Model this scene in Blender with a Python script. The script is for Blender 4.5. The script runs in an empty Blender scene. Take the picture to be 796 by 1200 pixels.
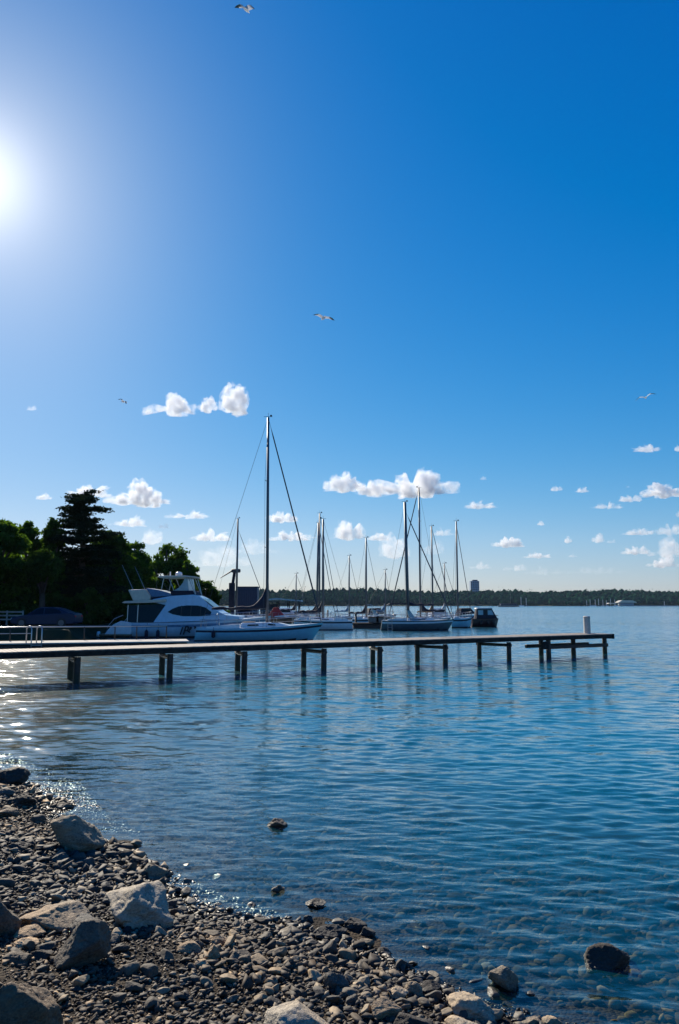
import bpy, bmesh, math, random
import numpy as np
from mathutils import Vector, Matrix
R = math.radians
rng = np.random.default_rng(7)
random.seed(7)
scene = bpy.context.scene
C = scene.collection

# ------------------------------------------------------------------ camera
CH = 2.5                                   # eye above the water
TP = math.radians(7.1); SP, CP = math.sin(TP), math.cos(TP)
def ray(px, py):
    u = (px - 398) / 867.0; v = (600 - py) / 867.0
    return np.array([u, CP - v * SP, SP + v * CP])
def onz(px, py, z=0.0):                    # where a line of sight meets height z
    d = ray(px, py); t = (z - CH) / d[2]
    return np.array([d[0] * t, d[1] * t, z])
def aty(px, py, Y):                        # point of a line of sight at distance Y
    d = ray(px, py); t = Y / d[1]
    return np.array([d[0] * t, Y, CH + d[2] * t])
cam = bpy.data.cameras.new('camera'); camo = bpy.data.objects.new('camera', cam); C.objects.link(camo)
camo.location = (0, 0, CH); camo.rotation_euler = (math.pi / 2 + TP, 0, 0)
cam.sensor_fit = 'VERTICAL'; cam.sensor_height = 36; cam.sensor_width = 24; cam.lens = 26.0
cam.clip_start = 0.1; cam.clip_end = 60000
scene.camera = camo
scene.view_settings.view_transform = 'Standard'; scene.view_settings.look = 'None'
scene.view_settings.gamma = 1; scene.view_settings.exposure = 0.55
scene.view_settings.use_curve_mapping = False
cy = scene.cycles
cy.use_denoising = True
try: cy.denoiser = 'OPENIMAGEDENOISE'; cy.denoising_input_passes = 'RGB_ALBEDO_NORMAL'
except Exception: pass
cy.max_bounces = 20; cy.diffuse_bounces = 2; cy.glossy_bounces = 3; cy.transmission_bounces = 4
cy.transparent_max_bounces = 12; cy.volume_bounces = 18; cy.caustics_reflective = False; cy.caustics_refractive = False
cy.sample_clamp_indirect = 4.0

# ------------------------------------------------------------------ light
SUN = Vector((-0.488, 0.930, 0.570)).normalized()
SUN_EL = math.asin(SUN.z); SUN_AZ = math.atan2(SUN.x, SUN.y)      # clockwise from +Y
w = bpy.data.worlds.new('World'); scene.world = w; w.use_nodes = True
nt = w.node_tree; N = nt.nodes; L = nt.links; N.clear()
out = N.new('ShaderNodeOutputWorld'); bg = N.new('ShaderNodeBackground')
sky = N.new('ShaderNodeTexSky'); sky.sky_type = 'NISHITA'; sky.sun_disc = False
sky.sun_elevation = SUN_EL; sky.sun_rotation = SUN_AZ
sky.altitude = 50; sky.air_density = 1.0; sky.dust_density = 0.15; sky.ozone_density = 1.2
hs = N.new('ShaderNodeHueSaturation'); hs.inputs['Saturation'].default_value = 1.3; hs.inputs['Value'].default_value = 1.0
L.new(sky.outputs[0], hs.inputs['Color'])
# the bright aureole of the air round the sun
tc = N.new('ShaderNodeTexCoord'); nm = N.new('ShaderNodeVectorMath'); nm.operation = 'NORMALIZE'
L.new(tc.outputs['Generated'], nm.inputs[0])
dp = N.new('ShaderNodeVectorMath'); dp.operation = 'DOT_PRODUCT'; L.new(nm.outputs[0], dp.inputs[0]); dp.inputs[1].default_value = SUN
mx = N.new('ShaderNodeMath'); mx.operation = 'MAXIMUM'; L.new(dp.outputs['Value'], mx.inputs[0]); mx.inputs[1].default_value = 0
sp_ = N.new('ShaderNodeSeparateXYZ'); L.new(hs.outputs[0], sp_.inputs[0]); cb_ = N.new('ShaderNodeCombineXYZ')
for ax, gain, gam, soft in (('X', .32, 1.62, .066), ('Y', 1.12, 1.0, .034), ('Z', 3.2, .55, .004)):       # a deeper, more even blue than the model's own
    pw = N.new('ShaderNodeMath'); pw.operation = 'POWER'; L.new(sp_.outputs[ax], pw.inputs[0]); pw.inputs[1].default_value = gam
    if ax == 'X': pr = N.new('ShaderNodeMath'); pr.operation = 'SUBTRACT'; pr.use_clamp = False; L.new(pw.outputs[0], pr.inputs[0]); pr.inputs[1].default_value = .75; pw = N.new('ShaderNodeMath'); pw.operation = 'MAXIMUM'; L.new(pr.outputs[0], pw.inputs[0]); pw.inputs[1].default_value = 0
    mg = N.new('ShaderNodeMath'); mg.operation = 'MULTIPLY'; L.new(pw.outputs[0], mg.inputs[0]); mg.inputs[1].default_value = gain; 
    dn = N.new('ShaderNodeMath'); dn.operation = 'MULTIPLY_ADD'; L.new(mg.outputs[0], dn.inputs[0]); dn.inputs[1].default_value = soft; dn.inputs[2].default_value = 1
    dv = N.new('ShaderNodeMath'); dv.operation = 'DIVIDE'; L.new(mg.outputs[0], dv.inputs[0]); L.new(dn.outputs[0], dv.inputs[1]); L.new(dv.outputs[0], cb_.inputs[ax])
prev = cb_.outputs[0]
for power, col in ((700, (6.5, 6, 5)), (170, (2.8, 2.4, 1.7)), (40, (1.9, 1.6, .9)), (11, (.3, .2, .05))):
    pw = N.new('ShaderNodeMath'); pw.operation = 'POWER'; L.new(mx.outputs[0], pw.inputs[0]); pw.inputs[1].default_value = power
    sc_ = N.new('ShaderNodeVectorMath'); sc_.operation = 'SCALE'; sc_.inputs[0].default_value = col; L.new(pw.outputs[0], sc_.inputs['Scale'])
    ad = N.new('ShaderNodeVectorMath'); ad.operation = 'ADD'; L.new(prev, ad.inputs[0]); L.new(sc_.outputs[0], ad.inputs[1]); prev = ad.outputs[0]
L.new(prev, bg.inputs['Color']); bg.inputs['Strength'].default_value = 0.0545
L.new(bg.outputs[0], out.inputs['Surface'])
sl = bpy.data.lights.new('sun', 'SUN'); so = bpy.data.objects.new('sun', sl); C.objects.link(so)
sl.energy = 5.0; sl.angle = R(0.53); sl.color = (1.0, .90, .74)
so.rotation_euler = (-SUN).to_track_quat('-Z', 'Y').to_euler()

# ------------------------------------------------------------------ noise
def _hash(ix, iy, iz, s):
    h = (ix * 374761393 + iy * 668265263 + iz * 2147483647 + s * 1274126177) & 0xffffffff
    h = ((h ^ (h >> 13)) * 1274126177) & 0xffffffff
    return ((h ^ (h >> 16)) & 0xffff) / 65535.0
def vnoise(p, s=0):                        # value noise in -1..1
    p = np.asarray(p, float); i = np.floor(p).astype(np.int64); f = p - i; f = f * f * (3 - 2 * f)
    r = 0
    for a in (0, 1):
        for b in (0, 1):
            for c in (0, 1):
                wgt = (f[:, 0] if a else 1 - f[:, 0]) * (f[:, 1] if b else 1 - f[:, 1]) * (f[:, 2] if c else 1 - f[:, 2])
                r = r + wgt * _hash(i[:, 0] + a, i[:, 1] + b, i[:, 2] + c, s)
    return r * 2 - 1
def fbm(p, o=3, s=0):
    r = 0; a = 1.0; q = np.asarray(p, float)
    for k in range(o): r = r + a * vnoise(q, s + k); q = q * 2.03 + 11.3; a *= .5
    return r

# ------------------------------------------------------------------ materials
def mat(name, col, rough=.6, metal=0, spec=.5, var=.12, vscale=4.0, bump=0, bscale=30, col2=None, coat=0):
    m = bpy.data.materials.new(name); m.use_nodes = True; t = m.node_tree; b = t.nodes['Principled BSDF']
    b.inputs['Roughness'].default_value = rough; b.inputs['Metallic'].default_value = metal
    b.inputs['Specular IOR Level'].default_value = spec; b.inputs['Coat Weight'].default_value = coat
    tcn = t.nodes.new('ShaderNodeTexCoord')
    n = t.nodes.new('ShaderNodeTexNoise'); n.inputs['Scale'].default_value = vscale; n.inputs['Detail'].default_value = 6
    t.links.new(tcn.outputs['Object'], n.inputs['Vector'])
    r = t.nodes.new('ShaderNodeValToRGB'); t.links.new(n.outputs['Fac'], r.inputs['Fac'])
    c = np.array(col); lo = c * (1 - var); hi = np.array(col2) if col2 else np.minimum(c * (1 + var), 1)
    r.color_ramp.elements[0].position = .35; r.color_ramp.elements[1].position = .68
    r.color_ramp.elements[0].color = (*lo, 1); r.color_ramp.elements[1].color = (*hi, 1)
    t.links.new(r.outputs[0], b.inputs['Base Color'])
    if bump:
        n2 = t.nodes.new('ShaderNodeTexNoise'); n2.inputs['Scale'].default_value = bscale; n2.inputs['Detail'].default_value = 8
        t.links.new(tcn.outputs['Object'], n2.inputs['Vector'])
        bp = t.nodes.new('ShaderNodeBump'); bp.inputs['Strength'].default_value = 1; bp.inputs['Distance'].default_value = bump
        t.links.new(n2.outputs['Fac'], bp.inputs['Height']); t.links.new(bp.outputs[0], b.inputs['Normal'])
    return m
M = {}
M['white'] = mat('white_gelcoat', (.72, .74, .75), .25, var=.06)
M['cream'] = mat('cream_gelcoat', (.62, .56, .44), .4, var=.06)
M['yachthull'] = mat('white_gelcoat_blue_shade', (.46, .60, .70), .25, var=.05)  # white hull and superstructure, the blue cast of shade mixed into the colour
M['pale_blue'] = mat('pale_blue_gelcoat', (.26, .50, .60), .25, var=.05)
M['darkhull'] = mat('dark_hull', (.075, .10, .115), .3, var=.15)
M['antifoul'] = mat('antifouling', (.015, .017, .022), .6)
M['navy'] = mat('navy_canvas', (.012, .014, .03), .85, var=.25, vscale=6, bump=.01, bscale=9)
M['canvas_blue'] = mat('blue_canvas', (.10, .20, .32), .8, var=.15)
M['teal'] = mat('clear_screen', (.30, .45, .48), .3, var=.1)
M['glass'] = mat('tinted_glass', (.004, .007, .014), .12, spec=.22, var=.1)
M['ally'] = mat('anodised_mast', (.13, .13, .14), .45, metal=.4, var=.1)
M['steel'] = mat('stainless_steel', (.42, .42, .43), .3, metal=1, var=.05)
M['rope'] = mat('wire_and_rope', (.05, .05, .055), .6)
M['furl'] = mat('furled_sail_cover', (.05, .055, .07), .8)
M['teak'] = mat('teak', (.22, .13, .07), .7, var=.3, vscale=8)
M['wood'] = mat('weathered_timber', (.04, .032, .027), .9, spec=.2, var=.4, vscale=5, bump=.006, bscale=18)
M['deckwood'] = mat('deck_boards', (.26, .22, .18), .8, var=.25, vscale=7, bump=.004)
M['pile'] = mat('tarred_pile', (.028, .022, .018), .6, var=.4, vscale=6, bump=.01, bscale=14)
t_ = M['pile'].node_tree; g_ = t_.nodes.new('ShaderNodeNewGeometry'); x_ = t_.nodes.new('ShaderNodeSeparateXYZ'); t_.links.new(g_.outputs['Position'], x_.inputs[0])      # weed line on the piles
r_ = t_.nodes.new('ShaderNodeMapRange'); r_.inputs[1].default_value = .22; r_.inputs[2].default_value = .34; r_.inputs[3].default_value = 1; r_.inputs[4].default_value = 0; t_.links.new(x_.outputs['Z'], r_.inputs[0])
k_ = t_.nodes.new('ShaderNodeMixRGB'); t_.links.new(r_.outputs[0], k_.inputs[0]); k_.inputs[2].default_value = (.012, .018, .006, 1); b_ = t_.nodes['Principled BSDF']; o_ = b_.inputs['Base Color'].links[0].from_socket; t_.links.new(o_, k_.inputs[1]); t_.links.new(k_.outputs[0], b_.inputs['Base Color'])
M['concrete'] = mat('pale_concrete', (.40, .38, .34), .85, var=.18, vscale=3, bump=.004, bscale=40)
M['post'] = mat('post_paint', (.50, .46, .40), .6, var=.15, vscale=6)
M['rubber'] = mat('rubber', (.015, .015, .016), .7)
M['carpaint'] = mat('car_paint', (.010, .020, .055), .35, spec=.25, var=.05)
M['lamp'] = mat('headlamp_glass', (.55, .57, .6), .1, var=.05)
M['red'] = mat('red_canvas', (.45, .03, .03), .7)
M['redhull'] = mat('maroon_hull', (.035, .012, .012), .4)
M['roofgrey'] = mat('pale_roof_sheet', (.42, .46, .48), .6)
M['darkshed'] = mat('dark_blue_shed', (.02, .035, .075), .6)
M['brick'] = mat('concrete_block', (.26, .34, .44), .8)
M['bark'] = mat('bark', (.07, .05, .035), .9, var=.4, vscale=3, bump=.02, bscale=8)
def feather(name, c):
    m = bpy.data.materials.new(name); m.use_nodes = True; t = m.node_tree; n = t.nodes; n.clear(); o = n.new('ShaderNodeOutputMaterial'); d = n.new('ShaderNodeBsdfDiffuse'); tr = n.new('ShaderNodeBsdfTranslucent'); mx_ = n.new('ShaderNodeMixShader')
    nz = n.new('ShaderNodeTexNoise'); nz.inputs['Scale'].default_value = 12; r = n.new('ShaderNodeValToRGB'); t.links.new(nz.outputs['Fac'], r.inputs['Fac']); r.color_ramp.elements[0].color = (*[q * .85 for q in c], 1); r.color_ramp.elements[1].color = (*c, 1)
    for q in (d, tr): t.links.new(r.outputs[0], q.inputs['Color'])
    mx_.inputs[0].default_value = .65; t.links.new(d.outputs[0], mx_.inputs[1]); t.links.new(tr.outputs[0], mx_.inputs[2]); t.links.new(mx_.outputs[0], o.inputs['Surface']); return m
M['gull'] = feather('white_feathers', (.93, .93, .93))
M['gullgrey'] = mat('grey_feathers', (.16, .17, .19), .8, var=.1)
M['soil'] = mat('bank_soil', (.05, .045, .035), .95, var=.4, vscale=1.5, bump=.03, bscale=6)

# ------------------------------------------------------------------ builders
class MB:
    def __init__(s): s.v = []; s.f = []; s.m = []
    def add(s, vs, fs, mi=0):
        o = len(s.v); s.v += [tuple(map(float, q)) for q in vs]; s.f += [tuple(i + o for i in f) for f in fs]; s.m += [mi] * len(fs); return s
    def box(s, c, d, mi=0, rz=0, ch=0.0):
        x, y, z = d[0] / 2, d[1] / 2, d[2] / 2; ca, sa = math.cos(rz), math.sin(rz)
        ch = min(ch, x * .45, y * .45, z * .45)
        if ch <= 0:
            pts = [(i * x, j * y, k * z) for k in (-1, 1) for i, j in ((-1, -1), (1, -1), (1, 1), (-1, 1))]
            fs = [(3, 2, 1, 0), (4, 5, 6, 7), (0, 1, 5, 4), (1, 2, 6, 5), (2, 3, 7, 6), (3, 0, 4, 7)]
        else:
            pts = []
            for zz, q in ((-z, ch), (-z + ch, 0), (z - ch, 0), (z, ch)):
                a, b = x - q, y - q; e = ch
                pts += [(-a + e, -b, zz), (a - e, -b, zz), (a, -b + e, zz), (a, b - e, zz), (a - e, b, zz), (-a + e, b, zz), (-a, b - e, zz), (-a, -b + e, zz)]
            fs = [tuple(range(7, -1, -1)), tuple(range(24, 32))]
            for r_ in range(3):
                for i in range(8): fs.append((r_ * 8 + i, r_ * 8 + (i + 1) % 8, r_ * 8 + 8 + (i + 1) % 8, r_ * 8 + 8 + i))
        pts = [(c[0] + p[0] * ca - p[1] * sa, c[1] + p[0] * sa + p[1] * ca, c[2] + p[2]) for p in pts]
        return s.add(pts, fs, mi)
    def tube(s, path, rad, n=8, mi=0, cap=True):
        P = [Vector(map(float, p)) for p in path]; k = len(P)
        rr = list(rad) if hasattr(rad, '__len__') else [rad] * k
        vs = []; up = None
        for i, p in enumerate(P):
            t = (P[min(i + 1, k - 1)] - P[max(i - 1, 0)]).normalized()
            if up is None: up = Vector((0, 0, 1)) if abs(t.z) < .9 else Vector((1, 0, 0))
            a = t.cross(up).normalized(); b = a.cross(t).normalized(); up = b
            for j in range(n):
                th = 2 * math.pi * j / n; q = p + (a * math.cos(th) + b * math.sin(th)) * rr[i]; vs.append(tuple(q))
        fs = [(i * n + j, i * n + (j + 1) % n, (i + 1) * n + (j + 1) % n, (i + 1) * n + j) for i in range(k - 1) for j in range(n)]
        if cap: fs += [tuple(range(n - 1, -1, -1)), tuple((k - 1) * n + j for j in range(n))]
        return s.add(vs, fs, mi)
    def prism(s, prof, y0, y1, mi=0, tz=None):
        """side profile (x, z) extruded over y; tz(z) scales the half width for tumblehome"""
        n = len(prof); yc = (y0 + y1) / 2; h = (y1 - y0) / 2; k = (lambda z: 1) if tz is None else tz
        vs = [(x, yc - h * k(z), z) for x, z in prof] + [(x, yc + h * k(z), z) for x, z in prof]
        fs = [tuple(range(n)), tuple(range(2 * n - 1, n - 1, -1))] + [(i, i + n, (i + 1) % n + n, (i + 1) % n) for i in range(n)]
        return s.add(vs, fs, mi)
    def build(s, name, mats, parent=None, smooth=False, auto=None, bevel=0):
        me = bpy.data.meshes.new(name); me.from_pydata(s.v, [], s.f)
        for m_ in (mats if isinstance(mats, (list, tuple)) else [mats]): me.materials.append(m_)
        me.polygons.foreach_set('material_index', s.m)
        bm = bmesh.new(); bm.from_mesh(me); bmesh.ops.recalc_face_normals(bm, faces=bm.faces); bm.to_mesh(me); bm.free()
        if smooth or auto is not None:
            me.polygons.foreach_set('use_smooth', [True] * len(me.polygons))
            if auto is not None: me.set_sharp_from_angle(angle=R(auto))
        o = bpy.data.objects.new(name, me); C.objects.link(o)
        if parent is not None: o.parent = parent
        if bevel:
            b = o.modifiers.new('bevel', 'BEVEL'); b.width = bevel; b.segments = 2; b.limit_method = 'ANGLE'
        me.update(); return o
def npmesh(name, V, F, mats, parent=None, smooth=False, attrs=None, mi=None):
    """big meshes straight from arrays; F is n x 3 or n x 4"""
    V = np.asarray(V, np.float32); F = np.asarray(F, np.int32); k = F.shape[1]
    me = bpy.data.meshes.new(name); me.vertices.add(len(V)); me.vertices.foreach_set('co', V.ravel())
    me.loops.add(F.size); me.loops.foreach_set('vertex_index', F.ravel())
    me.polygons.add(len(F)); me.polygons.foreach_set('loop_start', np.arange(0, F.size, k, dtype=np.int32))
    me.polygons.foreach_set('loop_total', np.full(len(F), k, np.int32))
    me.update(calc_edges=True)
    for m_ in (mats if isinstance(mats, (list, tuple)) else [mats]): me.materials.append(m_)
    if smooth: me.polygons.foreach_set('use_smooth', np.ones(len(F), bool))
    if mi is not None: me.polygons.foreach_set('material_index', np.asarray(mi, np.int32))
    for k_, a in (attrs or {}).items():
        at = me.attributes.new(k_, 'FLOAT', 'POINT'); at.data.foreach_set('value', np.asarray(a, np.float32))
    me.update()
    o = bpy.data.objects.new(name, me); C.objects.link(o)
    if parent is not None: o.parent = parent
    return o
def tag(o, label, cat, group=None):
    o['label'] = label; o['category'] = cat
    if group: o['group'] = group
    return o
def kind(o, k, label=None, cat=None):
    o['kind'] = k
    if label: o['label'] = label
    if cat: o['category'] = cat
    return o
def empty(name, loc, rz=0):
    o = bpy.data.objects.new(name, None); C.objects.link(o); o.location = loc; o.rotation_euler = (0, 0, rz); o.empty_display_size = .3; return o
_ico = {}
def ico(k):
    if k not in _ico:
        bm = bmesh.new(); bmesh.ops.create_icosphere(bm, subdivisions=k, radius=1.0)
        V = np.array([v.co[:] for v in bm.verts]); F = np.array([[v.index for v in f.verts] for f in bm.faces]); bm.free(); _ico[k] = (V, F)
    return _ico[k]
def rands(n, seed): 
    g = np.random.default_rng(seed); q = g.normal(size=(n, 3)); return q / np.linalg.norm(q, axis=1)[:, None], g
# ------------------------------------------------------------------ terrain
_pxshore = [(-30, 895), (0, 905), (34, 922), (40, 940), (50, 958), (85, 985), (118, 1000), (150, 1020), (200, 1042), (250, 1060), (300, 1082),
            (345, 1106), (400, 1124), (440, 1146), (500, 1172), (540, 1190), (600, 1206), (650, 1222)]
_sh = [tuple(onz(*p)[:2]) for p in _pxshore]
BANK = [(-60, 49.0), (-17.2, 49.0), (-18.4, 53.5), (-20, 56), (-20, 61), (-16, 64), (-11.5, 72), (-10.6, 78), (-12, 86), (-17, 100), (-24, 140), (-60, 200), (-200, 280), (-1500, 330)]
SHORE = [(1500, -300), (1500, -100), (300, -20), (60, -4), (14, 1.2), (5, 3.2)] + _sh[::-1] + [(-7.8, 15), (-12.5, 22), (-24, 33), (-60, 42)] + BANK + [(-1500, -300)]
SHORE = np.array(SHORE, float)
def sdist(x, y):                            # >0 on land
    x = np.asarray(x, float); y = np.asarray(y, float); d = np.full(x.shape, 1e9); ins = np.zeros(x.shape, bool)
    n = len(SHORE)
    for i in range(n):
        a = SHORE[i]; b = SHORE[(i + 1) % n]; e = b - a; t = np.clip(((x - a[0]) * e[0] + (y - a[1]) * e[1]) / (e @ e), 0, 1)
        d = np.minimum(d, np.hypot(x - a[0] - t * e[0], y - a[1] - t * e[1]))
        c = ((a[1] > y) != (b[1] > y)) & (x < (b[0] - a[0]) * (y - a[1]) / ((b[1] - a[1]) + 1e-12) + a[0])
        ins ^= c
    return np.where(ins, d, -d)
def sstep(a, b, x): t = np.clip((x - a) / (b - a), 0, 1); return t * t * (3 - 2 * t)
def ground(x, y):
    x = np.asarray(x, float); y = np.asarray(y, float); d = sdist(x, y); sh = x.shape
    p3 = np.stack([x.ravel(), y.ravel(), np.zeros(x.size)], 1)
    nz = (fbm(p3 * .9, 3, 5) * .035).reshape(sh)
    near = 1 - sstep(24, 44, y)
    beach = .055 * d + .075 * np.minimum(np.maximum(d, 0), 3.5) * 1.0
    land = near * np.minimum(beach, .9 + .004 * d) + (1 - near) * np.minimum(1.6 * d, .85 + .006 * np.maximum(d, 0))
    bed = np.where(d > -5, .075 * d, -.375 + .16 * (d + 5)); bed = np.maximum(bed, -5)
    h = np.where(d > 0, land, bed) + nz * near * np.clip(np.abs(d) * 2 + .35, 0, 1)
    far = 960 + 30 * np.sin(x / 210.) + 12 * np.sin(x / 77.) + np.clip((-x - 100) * .35, -60, 0) * 0
    fl = (y - far)
    hf = np.where(fl > 0, np.minimum(fl * .25, 1.0) + 15 * sstep(20, 260, fl), -5)
    return np.maximum(h, hf)
def hit(px, py):                            # line of sight to terrain
    d = ray(px, py); t = np.linspace(2, 60, 3000); X = d[0] * t; Y = d[1] * t; Z = CH + d[2] * t
    g = ground(X, Y); k = int(np.argmax(Z <= g)); return np.array([X[k], Y[k], g[k]])
def axis(segs):
    o = []
    for a, b, s in segs: o += list(np.arange(a, b, s))
    return np.array(o)
xs = axis([(-1700, -300, 50), (-300, -60, 8), (-60, -14, 1.0), (-14, -8, .15), (-8, 5.5, .06), (5.5, 14, .3), (14, 60, 3), (60, 400, 12), (400, 1701, 50)])
ys = axis([(-300, -20, 20), (-20, 2, 1), (2, 14.5, .06), (14.5, 26, .4), (26, 46, 2), (46, 66, .5), (66, 110, 1.5), (110, 300, 8), (300, 880, 40), (880, 1330, 10), (1330, 1700, 40)])
GX, GY = np.meshgrid(xs, ys); GZ = ground(GX, GY)
V = np.stack([GX.ravel(), GY.ravel(), GZ.ravel()], 1); nx = len(xs); ny = len(ys)
I = np.arange(nx * ny).reshape(ny, nx); F = np.stack([I[:-1, :-1].ravel(), I[:-1, 1:].ravel(), I[1:, 1:].ravel(), I[1:, :-1].ravel()], 1)
def ground_mat():
    m = bpy.data.materials.new('shore_ground'); m.use_nodes = True; t = m.node_tree; b = t.nodes['Principled BSDF']; n = t.nodes; l = t.links
    g = n.new('ShaderNodeNewGeometry'); n1 = n.new('ShaderNodeTexNoise'); n1.inputs['Scale'].default_value = 1.3; n1.inputs['Detail'].default_value = 5; l.new(g.outputs['Position'], n1.inputs['Vector'])
    vo = n.new('ShaderNodeTexVoronoi'); vo.inputs['Scale'].default_value = 42; l.new(g.outputs['Position'], vo.inputs['Vector'])
    r = n.new('ShaderNodeValToRGB'); l.new(vo.outputs['Color'], r.inputs['Fac']); b.inputs['Specular IOR Level'].default_value = .1
    r.color_ramp.elements[0].color = (.016, .013, .011, 1); r.color_ramp.elements[1].color = (.08, .065, .05, 1)
    r2 = n.new('ShaderNodeValToRGB'); l.new(n1.outputs['Fac'], r2.inputs['Fac']); r2.color_ramp.elements[0].position = .4; r2.color_ramp.elements[1].position = .65
    r2.color_ramp.elements[0].color = (.6, .6, .6, 1); r2.color_ramp.elements[1].color = (1.1, 1.0, .85, 1)
    mu = n.new('ShaderNodeMixRGB'); mu.blend_type = 'MULTIPLY'; mu.inputs[0].default_value = 1; l.new(r.outputs[0], mu.inputs[1]); l.new(r2.outputs[0], mu.inputs[2])
    sx = n.new('ShaderNodeSeparateXYZ'); l.new(g.outputs['Position'], sx.inputs[0])
    # grass and woodland floor away from the beach
    mr = n.new('ShaderNodeMapRange'); mr.inputs[1].default_value = 30; mr.inputs[2].default_value = 48; l.new(sx.outputs['Y'], mr.inputs[0])
    mg = n.new('ShaderNodeMixRGB'); l.new(mr.outputs[0], mg.inputs[0]); l.new(mu.outputs[0], mg.inputs[1]); mg.inputs[2].default_value = (.035, .042, .02, 1)
    l.new(mg.outputs[0], b.inputs['Base Color']); b.inputs['Roughness'].default_value = .85; b.inputs['Specular IOR Level'].default_value = .08
    bp = n.new('ShaderNodeBump'); bp.inputs['Distance'].default_value = .012; l.new(vo.outputs['Distance'], bp.inputs['Height']); bp.invert = True
    l.new(bp.outputs[0], b.inputs['Normal']); return m
gr = npmesh('ground', V, F, ground_mat(), smooth=True); kind(gr, 'structure')

# ------------------------------------------------------------------ water
th = np.concatenate([np.linspace(-100, -32, 40), np.linspace(-31.5, -27.5, 12), np.linspace(-27.3, 27.3, 640), np.linspace(27.5, 31.5, 12), np.linspace(32, 115, 45)]) * math.pi / 180
rr = [2.2]
while rr[-1] < 1290: rr.append(rr[-1] + min(max(.013, rr[-1] ** 2 / 1850 * .62), 40))
rr = np.array(rr); TH, RR = np.meshgrid(th, rr); WX = RR * np.sin(TH); WY = RR * np.cos(TH)
dr = np.gradient(rr)[:, None] * np.ones_like(WX); dl = np.maximum(dr, RR * 0.0022)
g = np.random.default_rng(21); H = np.zeros_like(WX); lost = np.zeros_like(WX)
P3 = np.stack([WX.ravel() * .35, WY.ravel() * .35, np.zeros(WX.size)], 1)
patch = (1 + .3 * fbm(P3, 2, 31)).reshape(WX.shape)
nw = 80
for i in range(nw):
    lam = math.exp(g.uniform(math.log(.075), math.log(.85))); k = 2 * math.pi / lam
    a = g.normal(0, R(24)) + R(8); kx, ky = k * math.sin(a), k * math.cos(a)
    slope = .088 / math.sqrt(nw) * (1.4 if lam < .42 else .55) * math.sqrt(2)
    wgt = sstep(2.0, 3.6, lam / dl)
    # slow bending of the crests so they do not run as ruled lines
    bend = .9 * np.sin(WX * .31 + i) + .7 * np.sin(WY * .23 + 1.7 * i)
    H += wgt * slope / k * np.sin(kx * WX + ky * WY + g.uniform(0, 6.28) + bend)
    lost += (1 - wgt) * slope ** 2 / 2
GD = ground(WX, WY); depth = np.clip(-GD, 0, 10)
calm = .6 + .4 * sstep(0.0, .3, -GD)
H = H * patch * calm
rough = .03 + .9 * np.sqrt(lost)
V = np.stack([WX.ravel(), WY.ravel(), H.ravel()], 1); nr, nc = WX.shape
I = np.arange(nr * nc).reshape(nr, nc); F = np.stack([I[:-1, :-1].ravel(), I[:-1, 1:].ravel(), I[1:, 1:].ravel(), I[1:, :-1].ravel()], 1)
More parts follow.
